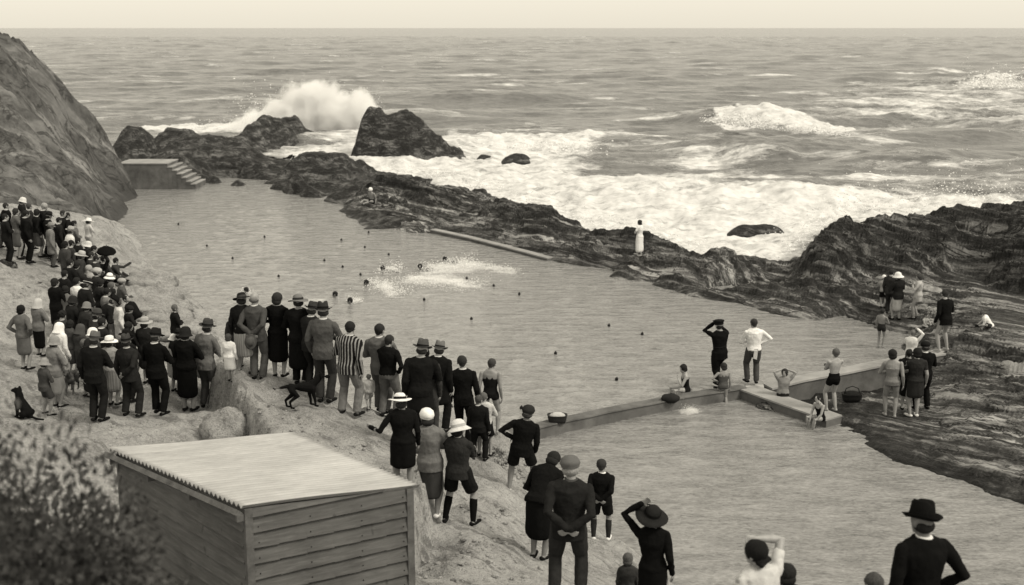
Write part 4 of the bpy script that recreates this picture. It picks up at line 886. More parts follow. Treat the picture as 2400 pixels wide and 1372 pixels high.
def person(S):
    """S: label, pos, yaw, h, outfit..."""
    P = pose(S); H = S['h']; k = S.get('girth', 1.0); fem = S.get('fem', 0); vox = S.get('vox', .014)
    body = skinned(make_body(S, P, vox), 'person', skin(S.get('skin', .27)), None, vox, 1)
    body.location = [float(q) for q in S['pos']]; body.rotation_euler = (0, 0, -R(S.get('yaw', 0)))
    tag(body, S['label'], S.get('cat', 'person'), S.get('group'))
    out = S.get('fit', 'suit'); c = S.get('c', (.03, .03)); kinds = S.get('ck', ('plain', 'plain')); jv, tv = c[0], c[1]
    cv = vox * 1.15; folds = S.get('folds', .026)
    def sleeves(b, r0, r1, r2, to=1.0):
        for sd in 'lr':
            s0, e, w = P['s' + sd], P['e' + sd], P['w' + sd]
            if to >= 1: b.capsule([s0 + (P['chest'] - s0) * .05, s0.lerp(e, .4), e, e.lerp(w, .5), w], [r0 * H, r0 * .93 * H, r1 * H, (r1 + r2) / 2 * H, r2 * H], 10)
            else: b.capsule([s0, s0.lerp(e, to * .6), s0.lerp(e, to)], [r0 * H, r0 * .97 * H, r0 * .95 * H], 10)
    def trousers(name='trousers', mat=None, thigh=.056, knee=.043, cuff=.040, upto=.0, end=1.0):
        b = MB(); T = torso_rings(P, H, k, fem, .008)[:4]; add_rings(b, T)
        for sd in 'lr':
            h0, kn, an = P['h' + sd], P['k' + sd], P['a' + sd]
            if end >= 1:
                ce = an + (kn - an).normalized() * .002 * H
                b.tube([h0 + Vector((0, 0, .02 * H)), h0.lerp(kn, .3), h0.lerp(kn, .7), kn, kn.lerp(an, .5), ce], [thigh * H * k, thigh * H * k, (thigh + knee) / 2 * H * (.5 + .5 * k), knee * H, (knee + cuff) / 2 * H, cuff * H], 12)
            else:
                p = h0.lerp(kn, end); b.tube([h0 + Vector((0, 0, .02 * H)), h0.lerp(kn, end * .5), p], [thigh * H * k, thigh * 1.02 * H, thigh * (1.0) * H], 12)
        return skinned(b, name, mat or cloth(tv, kinds[1]), body, cv, 2, folds * .8)
    def skirt(name, mat, top, hem, rx, ry, wob=.03, n=28, cut=None):
        """from the waist ring to a hem (height as a share of H), following the legs"""
        b = MB(); T = torso_rings(P, H, k, fem, .010); L = [T[3], T[2], T[1]]
        if S.get('legs') in ('sit', 'sitflat', 'sitknees', 'sitwall', 'crouch'):
            add_rings(b, [(a, m_, x * 1.04, y * 1.1) for a, m_, x, y in T[:4]])
            for sd in 'lr': b.capsule([P['h' + sd], P['k' + sd], P['k' + sd].lerp(P['a' + sd], .45)], [.060 * H * k, .056 * H, .050 * H], 12)
            mid = [(P['hl'] + P['hr']) / 2, (P['kl'] + P['kr']) / 2, (P['kl'].lerp(P['al'], .4) + P['kr'].lerp(P['ar'], .4)) / 2]
            b.capsule(mid, [.055 * H, .052 * H, .046 * H], 12)
            return skinned(b, name, mat, body, cv, 4, folds)
        mc = (P['al'] + P['ar']) / 2; pz = P['pel'].z; hz = hem * H
        for t in (.25, .5, .75, 1.0):
            z = pz + (hz - pz) * t; f = (pz - z) / max(.01, pz - mc.z); cx = P['pel'].x * (1 - f) + mc.x * f; cy = P['pel'].y * (1 - f) + mc.y * f
            x0, y0 = T[1][2], T[1][3]
            L.append((Vector((cx, cy, z)), Matrix.Identity(3), x0 + (rx * H * k - x0) * t ** .8, y0 + (ry * H * k - y0) * t ** .8))
        b2 = MB(); rings = []
        for i, (c_, M_, x, y) in enumerate(L):
            rr = []
            for j in range(n):
                a = 2 * math.pi * j / n; t = max(0, (i - 1) / (len(L) - 2)); fq = 1 + wob * t * (math.sin(a * 7 + H * 30) + .6 * math.sin(a * 11 + H * 50))
                rr.append(c_ + M_ @ Vector((x * fq * math.cos(a), y * fq * math.sin(a), 0)))
            rings.append(rr)
        rings.reverse(); b2.quadring(rings)
        o = mesh_np(name, b2.v, b2.f, mat, True, body)
        s = o.modifiers.new('sub', 'SUBSURF'); s.levels = 1; s.render_levels = 1
        d = o.modifiers.new('folds', 'DISPLACE'); d.texture = TEX; d.strength = folds; d.mid_level = .5
        return o
    def top(name, v, kind, off, lo, sr, to=1.0, flare=1.04, hemdrop=0):
        b = MB(); T = torso_rings(P, H, k, fem, off, lo, flare)
        T[-1] = (T[-1][0], T[-1][1], T[-1][2] * .95, T[-1][3] * 1.0)
        add_rings(b, T, 18); sleeves(b, *sr, to=to)
        return skinned(b, name, cloth(v, kind), body, cv, 3, folds)
    def shoes(v, h=False, bare=False):
        if bare: return
        for sd in 'lr':
            an, fd = P['a' + sd], P['f' + sd]; b = MB()
            up = Vector((0, 0, 1)) if S.get('legs') != 'sitflat' else Vector((0, -1, .2))
            b.capsule([an - fd * .020 * H - up * .020 * H, an + fd * .035 * H - up * .026 * H, an + fd * .105 * H - up * .030 * H], [.0255 * H, .0265 * H, .018 * H], 10, ref=up, flat=.8)
            b.build('shoe', cloth(v), body, True)
    def collar(v):
        b = MB(); M2 = P['M2']; n_ = P['neck'] + M2 @ Vector((0, -.006 * H, -.002 * H)); r = .040 * H * (.6 + .4 * k)
        add_rings(b, [(n_ + M2 @ Vector((0, 0, -.012 * H)), M2, r * 1.12, r * 1.15), (n_ + M2 @ Vector((0, .0, .008 * H)), M2, r * .92, r * .95)], 16)
        b.build('collar', cloth(v), body, True)
    def widecollar(v):
        b = MB(); M2 = P['M2']; s_ = P['sho']
        add_rings(b, [(s_ + M2 @ Vector((0, 0, -.018 * H)), M2, .098 * H, .064 * H), (s_ + M2 @ Vector((0, 0, .006 * H)), M2, .082 * H, .055 * H), (s_ + M2 @ Vector((0, 0, .030 * H)), M2, .040 * H, .036 * H)], 18)
        b.build('collar', cloth(v), body, True)
    sh = S.get('shoe', .02)
    if out == 'suit': top('jacket', jv, kinds[0], .014, -.088, (.036, .031, .025), flare=1.05); trousers(); collar(S.get('col', .55)); shoes(sh)
    elif out == 'shirt': top('shirt', jv, kinds[0], .010, -.02, (.034, .028, .021)); trousers(); collar(jv); shoes(sh)
    elif out == 'uniform':
        top('tunic', jv, kinds[0], .014, -.10, (.036, .030, .023), flare=1.12); trousers('breeches', None, .064, .040, .026); shoes(sh)
        b = MB(); T = torso_rings(P, H, k, fem, .030); add_rings(b, [(T[3][0] + Vector((0, 0, -.012)), T[3][1], T[3][2], T[3][3]), (T[3][0] + Vector((0, 0, .018)), T[3][1], T[3][2], T[3][3])]); b.build('belt', cloth(.02), body, True)
        for sd in 'lr':
            b = MB(); b.tube([P['k' + sd].lerp(P['a' + sd], .2), P['k' + sd].lerp(P['a' + sd], .5), P['a' + sd]], [.036 * H, .036 * H, .027 * H], 12); b.build('gaiter', cloth(.015), body, True)
    elif out == 'overcoat':
        skirt('coat_skirt', cloth(jv, kinds[0]), 0, S.get('hem', .26), .115, .085, .02); top('coat', jv, kinds[0], .022, -.06, (.041, .035, .027), flare=1.05); trousers(); shoes(sh)
        if 'col' in S: collar(S['col'])
    elif out == 'coat_f':
        skirt('coat_skirt', cloth(jv, kinds[0]), 0, S.get('hem', .22), .105, .080, .03); top('coat', jv, kinds[0], .018, -.04, (.038, .032, .025)); shoes(sh)
        if 'col' in S: widecollar(S['col'])
    elif out in ('dress', 'dress_s'):
        skirt('skirt', cloth(tv, kinds[1]), 0, S.get('hem', .24), S.get('rx', .105), .080, .05); top('bodice', jv, kinds[0], .009, -.03, (.032, .026, .019), to=1.0 if out == 'dress' else .55)
        shoes(sh)
        if 'col' in S: widecollar(S['col'])
    elif out == 'cardigan':
        skirt('skirt', cloth(tv, kinds[1]), 0, S.get('hem', .20), .082, .066, .04); top('cardigan', jv, kinds[0], .016, -.09, (.040, .034, .028), flare=1.0); shoes(sh)
        if 'col' in S: widecollar(S['col'])
    elif out == 'shorts':
        top('jumper', jv, kinds[0], .013, S.get('lo', -.05), (.036, .030, .023)); trousers('shorts', None, .060, .05, .05, end=.86); shoes(sh)
        if S.get('sock') is not None:
            for sd in 'lr':
                b = MB(); b.capsule([P['k' + sd].lerp(P['a' + sd], .22), P['k' + sd].lerp(P['a' + sd], .45), P['a' + sd]], [.0345 * H, .036 * H, .024 * H], 12); b.build('sock', cloth(S['sock']), body, True)
        if 'col' in S: (widecollar if S.get('widecol') else collar)(S['col'])
    elif out == 'blazer_bare': top('blazer', jv, kinds[0], .018, -.10, (.038, .032, .026), flare=1.12)
    elif out == 'swimsuit':
        b = MB(); T = torso_rings(P, H, k, fem, .004, -.055, .95)[:6]; add_rings(b, T)
        for sg in (-1, 1): b.tube([P['chest'] + P['M2'] @ Vector((sg * .055 * H, .045 * H, 0)), P['sho'] + P['M2'] @ Vector((sg * .052 * H, .01 * H, .012 * H)), P['chest'] + P['M2'] @ Vector((sg * .03 * H, -.055 * H, .0))], [.013 * H] * 3, 8)
        for sd in 'lr': b.capsule([P['h' + sd], P['h' + sd].lerp(P['k' + sd], .16)], [.056 * H * k, .054 * H], 12)
        skinned(b, 'swimsuit', cloth(jv), body, cv * .9, 1, folds * .4)
    elif out == 'trunks':
        b = MB(); T = torso_rings(P, H, k, fem, .006, -.055, .95)[:4]; add_rings(b, T)
        for sd in 'lr': b.capsule([P['h' + sd], P['h' + sd].lerp(P['k' + sd], .28)], [.057 * H * k, .056 * H], 12)
        skinned(b, 'trunks', cloth(jv), body, cv * .9, 1, folds * .4)
    elif out == 'overalls':
        top('blouse', tv, 'plain', .008, -.02, (.034, .028, .021), to=.6); trousers('overalls', cloth(jv), .058, .046, .044); shoes(sh)
    hat = S.get('hat'); hr = S.get('hair', 'short'); hvv = S.get('hv', .03)
    if hat:
        if hr: make_hair('nape' if hr in ('short', 'bald') else 'bobhat', P, S, body, hvv)
        make_hat(hat[0], P, S, body, hat[1], hat[2] if len(hat) > 2 else None, S.get('htip', (4, 0)))
    elif hr: make_hair(hr, P, S, body, hvv)
    if S.get('hanky'):
        b = MB(); q = P['pel'] + Vector((0, -.085 * H, .02 * H)); b.hexa([q + Vector(v) * H for v in [(-.035, -.012, -.14), (.02, -.012, -.16), (.02, -.006, -.16), (-.035, -.006, -.14), (-.02, -.006, .0), (.035, -.006, .0), (.035, 0, .0), (-.02, 0, .0)]]); b.build('handkerchief', cloth(.5), body)
    S['_P'] = P; S['_o'] = body
    return body
def world_of(S, v):
    a = -R(S.get('yaw', 0)); v = Vector(v); return Vector(S['pos']) + Vector((v.x * math.cos(a) - v.y * math.sin(a), v.x * math.sin(a) + v.y * math.cos(a), v.z))
# --- placing: a head pixel plus height, or foot and head pixels
_T = np.concatenate([np.arange(6, 40, .04), np.arange(40, 90, .1)])
def surf(on):
    if on == 'rf': return lambda x, y: np.maximum(shelf_h(x, y), far_h(x, y))
    if on == 'g': return lambda x, y: near_h(x, y)
    if on == 'r': return lambda x, y: np.maximum(shelf_h(x, y), KID - .3)
    if on == 'f': return lambda x, y: np.maximum(far_h(x, y), 0)
    if on == 'c': return lambda x, y: np.maximum(cliff_h(x, y), near_h(x, y))
    return lambda x, y: np.full_like(x, float(on))
def place(hx, hy, h=None, foot=None, on='g', top=1.0, ymin=16.5):
    fn = surf(on)
    if foot:
        d = ray(*foot); X = d[0] * _T; Y = d[1] * _T; Zr = CH + d[2] * _T; G = fn(X, Y); i = int(np.argmax((Zr < G) & (Y > 8))); i = max(i, 1)
        x, y, z = X[i], Y[i], G[i]
        if not (Zr < G).any(): x, y, z = at(foot[0], foot[1], 0)
        dh = ray(hx, hy); t = y / dh[1]; hh = CH + dh[2] * t - z
        return (x, y, z), (h or hh / top)
    d = ray(hx, hy); X = d[0] * _T; Y = d[1] * _T; Zr = CH + d[2] * _T; G = fn(X, Y) + h * top; hit = (Zr < G) & (Y > ymin) & (Y < ymin + 40)
    if on == 'g':   # on the bank the sight line may just clear the crest: stand at the closest approach
        gap = np.where((Y > ymin) & (Y < 62), Zr - G, 9); i = int(np.argmax(hit)) if hit.any() and gap.min() < 0 else int(np.argmin(gap))
        first = int(np.argmax(gap < .16)) if (gap < .16).any() else i
        if gap.min() > 0: i = int(np.argmin(gap))
        elif Y[i] > Y[first] + 1.5: i = first
    else: i = int(np.argmax(hit))
    i = max(i, 1); zz = G[i] - h * top; return (X[i], Y[i], zz), min(h * 1.12, max(h * .9, (Zr[i] - zz) / top))
SP = []
def Q(label, hx, hy, h=None, foot=None, on='g', top=1.0, **k):
    """hy is the top of the head or hat; top = share of h it stands at (hats above 1, seated below)"""
    hat = k.get('hat'); legs = k.get('legs', 'stand')
    tp = top * (1.0 if hat and hat[0] not in ('beret', 'swimcap', 'cap') else .98)
    ph = LEGS[legs][0]
    if legs != 'stand' and ph > .4: tp -= .53 - ph
    ln = R(k.get('lean', 0)); tp -= .45 * (1 - math.cos(ln * 1.15))
    pos, hh = place(hx, hy, h, foot, on, tp, k.pop('ymin', 16.5))
    # the head sits off the feet when the figure leans: shift so the head matches
    rg = random.Random(label); k.setdefault('twist', rg.uniform(-9, 9)); k.setdefault('hturn', rg.uniform(-28, 28)); k.setdefault('side', rg.uniform(-2.5, 2.5)); k.setdefault('hnod', rg.uniform(-2, 14)); k.setdefault('htilt', rg.uniform(-7, 7))
    if k.get('legs', 'stand') == 'stand': k['legs'] = rg.choice(['stand', 'stand', 'apart', 'relax'])
    k.setdefault('girth', 1.12 if k.get('fit', 'suit') not in ('swimsuit', 'trunks') else 1.0)
    k.update(label=label, pos=pos, h=hh)
    if not foot and ln:
        a = -R(k.get('yaw', 0)); off = .42 * hh * math.sin(ln * 1.1); k['pos'] = (pos[0] + off * math.sin(a), pos[1] - off * math.cos(a), float(surf(on)(np.array([pos[0] + off * math.sin(a)]), np.array([pos[1] - off * math.cos(a)]))[0]))
    if 'vox' not in k: k['vox'] = .0095 if pos[1] < 26 else .013 if pos[1] < 36 else .018
    SP.append(k); person(k); return k
# ------------------------------------------------------------------ the people, one call each
K = .018; DG = .045; G1 = .10; G2 = .17; LG = .38; WH = .75
fd, wd, cl, sn, st_, hb = 'fedora', 'wide', 'cloche', 'sun', 'straw', 'homburg'
# front row on the ledge
Q('balding man in a grey suit holding a hat behind his back on the ledge', 617, 684, foot=(606, 892), yaw=12, c=(.085, .10), hair='bald', hv=.12, arms=('back', 'back'), girth=1.08, shoe=.015)
Q('woman in a dark dress and tilted black hat half hidden by the balding man', 592, 681, foot=(575, 877), yaw=20, fit='dress', c=(.02, .40), ck=('plain', 'pleat'), hem=.20, hat=(wd, .03, .08), htip=(0, -14), hair='bob', fem=1, arms=('down', 'front'))
Q('bareheaded dark-haired woman in a long black dress beside the balding man', 652, 684, foot=(655, 886), yaw=5, fit='dress', c=(.012, .012), hem=.17, hair='bob', fem=1, arms=('front', 'loose'), col=.3, rx=.10)
Q('woman in a grey brimmed hat and long black coat right of the bareheaded woman', 704, 686, foot=(706, 905), yaw=10, fit='overcoat', c=(.014, .015), hem=.16, hat=(wd, .16, .05), girth=1.12, fem=1, arms=('front', 'front'))
Q('short man in a dark grey hat looking over the shoulder of the black coat', 727, 706, foot=(733, 912), yaw=25, c=(.03, .03), hat=(fd, .06, .02), arms=('front', 'front'))
Q('man in a grey jacket and dark hat standing straight beside the black dog', 763, 706, foot=(762, 946), yaw=12, c=(.10, .055), hat=(fd, .05, .015), arms=('loose', 'front'), girth=1.05)
Q('man in a boldly striped blazer and grey flannel trousers', 849, 753, foot=(819, 975), yaw=20, c=(.02, .16), ck=('stripe', 'plain'), hair='short', hv=.02, arms=('front', 'down'), legs='apart', lean=5, col=.5)
Q('dark-haired man in a mid grey jacket behind the black pullover', 890, 755, 1.76, yaw=14, c=(.12, .12), hair='short', hv=.025, arms=('front', 'front'))
Q('man in a tight black pullover and grey trousers', 908, 783, 1.72, yaw=16, fit='shirt', c=(.014, .13), hair='short', hv=.03, arms=('chest', 'pocket'), legs='apart', girth=1.08)
Q('small pale child walking between the striped blazer and the black pullover', 862, 878, foot=(866, 962), yaw=-25, fit='shorts', c=(.45, .35), hair='short', hv=.12, kid=1, legs='stride', shoe=.05, skin=.34)
Q('man in a grey fedora and black overcoat left of the grey suited man', 983, 793, 1.76, yaw=-4, fit='overcoat', c=(.018, .02), hat=(fd, .09, .02), hem=.30, arms=('down', 'front'), girth=1.08)
Q('dark-haired man in a charcoal suit seen squarely from behind', 996, 812, 1.74, yaw=4, c=(.055, .06), hair='short', hv=.012, col=.65, arms=('down', 'down'))
Q('man in a light grey fedora and black overcoat right of the charcoal suit', 1024, 797, 1.76, yaw=22, fit='overcoat', c=(.015, .018), hat=(fd, .14, .03), hem=.30, arms=('down', 'down'), col=.6)
Q('bareheaded man with cropped neck in a long black jacket', 1085, 832, 1.78, yaw=14, c=(.014, .02), hair='short', hv=.03, girth=1.05, arms=('down', 'loose'))
Q('wet swimmer in a dark strapped bathing suit at the end of the wall', 1134, 838, foot=(1150, 1018), yaw=12, fit='swimsuit', c=(.02, .02), hair='short', hv=.05, arms=('down', 'down'), skin=.22)
Q('boy in a pale shirt and dark shorts just in front of the bather', 1138, 919, foot=(1136, 1070), yaw=10, fit='shorts', c=(.5, .015), hair='short', hv=.10, arms=('down', 'front'), lo=-.02, kid=.3)
Q('boy in a dark jacket pressed against the cropped man', 1122, 925, 1.42, yaw=8, c=(.02, .02), hair='short', hv=.06, kid=.3)
Q('stout woman in a black dress and wide white hat with a dark band', 942, 915, 1.63, yaw=-6, fit='dress', c=(.014, .014), hat=(wd, .85, .02), hair='nape', fem=1, girth=1.16, arms=('out', 'down'), htip=(6, 8), skin=.2)
Q('woman in a white beret, grey cardigan and dark narrow skirt', 1008, 958, foot=(1010, 1218), yaw=8, fit='cardigan', c=(.16, .075), hat=('beret', .8), hair='bob', fem=1, arms=('hip', 'front'), hem=.155, shoe=.7, htip=(-8, 12), skin=.2)
Q('youth in a pale sun hat, dark jumper, shorts and long dark socks', 1071, 981, foot=(1075, 1230), yaw=20, fit='shorts', c=(.045, .02), hat=(sn, .62, .4), hair='bob', hv=.02, arms=('fold', 'fold'), legs='wide', sock=.012, shoe=.02, htip=(-4, -12), kid=.1, lo=-.07)
Q('schoolboy in a black jacket, cap and shorts striding by the low wall', 1261, 950, foot=(1222, 1157), yaw=8, fit='shorts', c=(.014, .016), hat=('cap', .04), hair='short', hv=.05, arms=('hip', 'loose'), legs='wide', side=9, shoe=.75, skin=.2, lo=-.09, kid=.2)
Q('bent old woman in a long black coat leaning toward the water', 1352, 1077, foot=(1262, 1312), yaw=28, fit='coat_f', c=(.014, .014), hair='bob', hv=.02, fem=1, lean=34, arms=('front', 'front'), girth=1.12, hem=.18, skin=.2)
Q('old man in a pale flat cap and dark suit, hands clasped behind him', 1334, 1069, 1.78, ymin=13.8, yaw=3, c=(.032, .05), hat=('cap', .13), hair='short', hv=.25, arms=('back', 'back'), girth=1.12, col=.08)
Q('small boy in a black suit with a broad white collar and white shoes', 1430, 1077, foot=(1408, 1268), yaw=6, fit='shorts', c=(.013, .016), hair='short', hv=.035, col=.8, widecol=1, arms=('back', 'back'), legs='apart', sock=.04, shoe=.7, skin=.2, kid=.5, lo=-.08)
Q('woman in a black dress raising one arm to her big drooping black hat', 1534, 1182, 1.66, ymin=13.6, yaw=12, fit='dress', c=(.012, .012), hat=('picture', .03, .02), hair='bob', fem=1, arms=('hat', 'down'), htip=(-14, 22), hem=.2, girth=1.02)
Q('little child beside the skirt of the woman in the drooping hat', 1474, 1300, .98, ymin=14.2, yaw=10, fit='dress', c=(.06, .06), hair='bob', hv=.09, kid=1, fem=1, arms=('down', 'down'))
Q('dark-haired woman in a white blouse shading her eyes with one arm', 1787, 1262, 1.60, ymin=9.0, yaw=-22, fit='dress_s', c=(.55, .30), hair='waves', hv=.012, fem=1, arms=('down', 'brow'), hem=.2, skin=.3)
Q('child with dark hair and dark coat beside the white-bloused woman', 1849, 1322, 1.32, ymin=9.5, yaw=4, fit='coat_f', c=(.04, .04), hair='bob', hv=.02, kid=.4, col=.2)
Q('man in a black homburg and black suit nearest the camera', 2168, 1178, 1.77, ymin=9.4, yaw=-14, c=(.012, .012), hat=(hb, .014, .012), hair='short', hv=.02, girth=1.1, col=.7, arms=('loose', 'pocket'), skin=.15, htip=(4, 9))
Q('person of whom only the top of a dark head shows at the bottom edge', 2052, 1364, 1.42, ymin=9.0, yaw=0, c=(.03, .03), hair='short', hv=.06, kid=.3)
# on the walls and in the paddling pool
Q('policeman in dark uniform and peaked cap holding both hands to his face', 1697, 746, foot=(1684, 909), on='.05', yaw=-30, fit='uniform', c=(.012, .014), hat=('peaked', .02), hair='short', hv=.02, arms=('binoc', 'binoc'), legs='stride', vox=.0115)
Q('man in a white shirt with one hand on his hip at the wall junction', 1767, 746, foot=(1763, 900), on='.05', yaw=-8, fit='shirt', c=(.80, .085), hair='short', hv=.035, hanky=1, arms=('front', 'hip'), legs='relax', vox=.0115)
Q('woman in a dark bathing suit sitting on the low wall with wet dark hair', 1603, 850, 1.6, on='.05', yaw=-100, fit='swimsuit', c=(.02, .02), hair='bob', hv=.02, fem=1, arms=('chest', 'brace'), legs='sitwall', top=.52, skin=.34, lean=6, vox=.0115)
Q('child in a mid grey bathing suit wading before the policeman', 1701, 851, foot=(1693, 962), on='-.45', yaw=-15, fit='swimsuit', c=(.10, .10), hair='bob', hv=.03, kid=.5, arms=('hip', 'down'), legs='stridel', skin=.24, vox=.0115)
Q('girl standing in the paddling pool with both hands raised to her hair', 1838, 864, foot=(1832, 985), on='-.62', yaw=175, fit='dress_s', c=(.25, .03), hair='bob', hv=.03, kid=.3, fem=1, arms=('behindhead', 'behindhead'), hem=.36, skin=.28, vox=.0115)
Q('thin boy in dark trunks with folded arms on the pale walkway', 1940, 815, foot=(1950, 966), on='.0', yaw=-25, fit='trunks', c=(.012, .012), hair='short', hv=.09, kid=.3, arms=('fold', 'fold'), skin=.30, vox=.0115)
Q('boy in a dark strapped suit sitting at the walkway end, feet in water', 1919, 924, 1.35, on='-.02', yaw=-115, fit='swimsuit', c=(.015, .015), hair='short', hv=.02, kid=.3, arms=('knee', 'knee'), legs='sitwall', top=.52, lean=10, skin=.32, vox=.0115)
# four behind the taller wall
Q('woman in a pale grey bathing costume with bare back', 2098, 818, foot=(2086, 980), on='r', yaw=8, fit='swimsuit', c=(.20, .20), hair='bob', hv=.02, fem=1, arms=('front', 'down'), legs='relax', skin=.24, girth=1.06, vox=.0115)
Q('woman in a short dark dress and white shoes beside the pale bathing costume', 2138, 815, foot=(2140, 979), on='r', yaw=-6, fit='dress_s', c=(.04, .04), hair='bob', hv=.015, fem=1, arms=('front', 'down'), hem=.27, shoe=.7, vox=.0115)
Q('person in black squeezed between two women by the wall', 2121, 817, foot=(2122, 962), on='r', yaw=20, fit='coat_f', c=(.02, .02), hair='short', hv=.02, vox=.013)
Q('man in a black suit at the right of the group by the taller wall', 2160, 800, foot=(2160, 962), on='r', yaw=-12, c=(.014, .015), hat=('cap', .02), hair='short', hv=.03, arms=('down', 'front'), vox=.0115)
Q('child in a white blouse stretching an arm over the head behind the wall', 2139, 772, 1.35, on='.1', yaw=40, fit='shorts', c=(.7, .08), hair='short', hv=.15, kid=.4, arms=('reach', 'hat'), skin=.34, vox=.013)
Q('man in a black blazer with bare legs at the corner of the taller wall', 2208, 679, foot=(2210, 824), on='.42', yaw=-28, fit='blazer_bare', c=(.013, .013), hair='short', hv=.03, arms=('loose', 'front'), skin=.30, girth=1.05, lean=6, vox=.0115)
# on the rock shelf
Q('woman in a white sun hat, dark jacket and long pale skirt on the rocks', 2098, 635, foot=(2101, 751), on='r', yaw=-20, fit='cardigan', c=(.03, .40), hat=(sn, .85), hair='nape', fem=1, hem=.17, arms=('front', 'front'), girth=1.1, vox=.013)
Q('dark-haired person standing close behind the woman in the white sun hat', 2081, 631, foot=(2084, 738), on='r', yaw=30, c=(.05, .04), hair='short', hv=.03, vox=.014)
Q('child in a white bonnet and light top at the left of the rock group', 2064, 645, foot=(2068, 727), on='r', yaw=20, fit='shorts', c=(.30, .02), hat=('swimcap', .8), hair='', kid=.6, arms=('front', 'front'), vox=.013)
Q('girl in a short pale dress facing the sea on the rocks', 2143, 640, foot=(2148, 750), on='r', yaw=-70, fit='dress', c=(.42, .42), hem=.36, hair='bob', hv=.05, fem=1, kid=.2, arms=('chest', 'chest'), rx=.09, skin=.25, vox=.013)
Q('thin boy with bare chest standing at the pool edge under the rocks', 2057, 724, foot=(2063, 815), on='.0', yaw=35, fit='trunks', c=(.04, .04), hair='short', hv=.03, kid=.3, arms=('loose', 'front'), skin=.22, vox=.013)
Q('crouching child in front of the man in the black blazer', 2170, 733, .95, on='r', yaw=150, fit='trunks', c=(.03, .03), hair='short', hv=.04, kid=.8, arms=('knee', 'knee'), legs='sitknees', top=.52, skin=.30, vox=.013)
Q('child in a white shirt sitting alone on the dark rocks at the right', 2302, 729, 1.25, on='r', yaw=-75, fit='shorts', c=(.8, .05), hair='short', hv=.06, kid=.5, arms=('knee', 'knee'), legs='sitknees', top=.52, lean=28, skin=.34, vox=.013)
Q('woman in a white dress walking alone along the reef', 1502, 515, foot=(1498, 603), on='r', yaw=-55, fit='dress_s', c=(.75, .80), hem=.07, hair='waves', hv=.03, fem=1, arms=('front', 'front'), rx=.13, skin=.25, legs='stride', shoe=.5, vox=.014)
Q('swimmer in a white cap sitting on the rock ledge across the pool', 869, 437, 1.7, on='rf', ymin=50, yaw=-140, fit='trunks', c=(.02, .02), hat=('swimcap', .85), hair='', arms=('down', 'brace'), legs='sitflat', top=.52, skin=.25, lean=6, vox=.016)
Q('man in a black suit and dark hat, tallest back in the left crowd front row', 378, 767, foot=(372, 975), yaw=10, c=(.012, .014), hat=(fd, .03, .015), girth=1.12, arms=('front', 'front'))
Q('big man in a dark suit and grey hat left of the pale striped dress', 234, 776, foot=(229, 989), yaw=14, c=(.02, .025), hat=(fd, .13, .05), girth=1.12, arms=('down', 'front'))
Q('woman in a white banded hat and pale striped dress between two dark suits', 264, 786, foot=(268, 962), yaw=12, fit='dress_s', c=(.30, .28), ck=('plain', 'pleat'), hem=.19, hat=(st_, .85, .4), hair='nape', fem=1, arms=('front', 'front'))
Q('man in a charcoal suit with one hand behind him right of the white-hatted woman', 318, 781, foot=(310, 979), yaw=14, c=(.035, .035), hat=(fd, .07, .02), arms=('down', 'back'))
Q('woman in a long black coat with a pale fur collar', 443, 762, foot=(443, 964), yaw=8, fit='coat_f', c=(.014, .014), hat=(cl, .03), hair='nape', fem=1, col=.35, hem=.15, girth=1.1, arms=('front', 'front'))
Q('man in a light grey suit and hat standing in the gap below the ledge', 507, 748, foot=(487, 957), yaw=26, c=(.14, .09), hat=(fd, .07, .02), arms=('down', 'front'), lean=5)
Q('woman in white partly hidden behind the light grey suit', 470, 792, 1.25, yaw=20, fit='dress', c=(.7, .7), hair='bob', hv=.03, fem=1)
Q('child in white between the grey suit and the seated man in the dark coat', 535, 784, 1.15, yaw=15, fit='dress', c=(.7, .7), hair='bob', hv=.06, kid=.5, fem=1)
Q('short man in a dark grey overcoat and hat at the ledge tip', 566, 728, foot=(556, 864), yaw=6, fit='overcoat', c=(.05, .04), hat=(fd, .05, .02), hem=.26)
Q('woman in a turned-up white hat behind the tallest black suit', 403, 780, 1.34, yaw=25, fit='dress', c=(.5, .3), hat=(cl, .8), hair='nape', fem=1)
Q('woman in a pale straw hat and dark cape with white parcel', 337, 742, 1.55, yaw=20, fit='coat_f', c=(.03, .03), hat=(st_, .35, .2), hair='nape', fem=1, arms=('front', 'front'))
Q('boy in a dark jacket alone on the rock edge above the water', 408, 712, 1.35, yaw=60, c=(.02, .02), hair='short', hv=.10, kid=.4, arms=('front', 'front'))
Q('woman with a dark bob in a long grey belted coat at the far left', 61, 714, foot=(61, 868), yaw=18, fit='coat_f', c=(.13, .13), hair='bob', hv=.012, fem=1, hem=.22, arms=('pocket', 'pocket'), girth=1.05)
Q('woman in a white bonnet, grey cape and long black skirt', 110, 697, foot=(96, 836), yaw=25, fit='cardigan', c=(.15, .012), hat=('hood', .45), hair='', fem=1, hem=.12, arms=('front', 'front'))
Q('woman wrapped in a white hooded shawl', 135, 752, 1.45, yaw=25, fit='coat_f', c=(.72, .6), hat=('hood', .8), hair='', fem=1, hem=.35)
Q('woman in a pale grey hat and coat over a long light dress', 131, 784, foot=(136, 955), yaw=32, fit='cardigan', c=(.20, .27), hat=(cl, .26), hair='nape', fem=1, hem=.16, arms=('front', 'front'), girth=1.12)
Q('small boy in a grey hat and short grey suit beside the sitting black dog', 108, 839, foot=(110, 974), yaw=38, fit='shorts', c=(.08, .08), hat=(sn, .25), hair='short', kid=.8, arms=('front', 'front'), lo=-.09)
Q('curly dark-haired person behind the white hooded shawl', 142, 727, 1.55, yaw=35, fit='coat_f', c=(.05, .05), hair='curly', hv=.02)
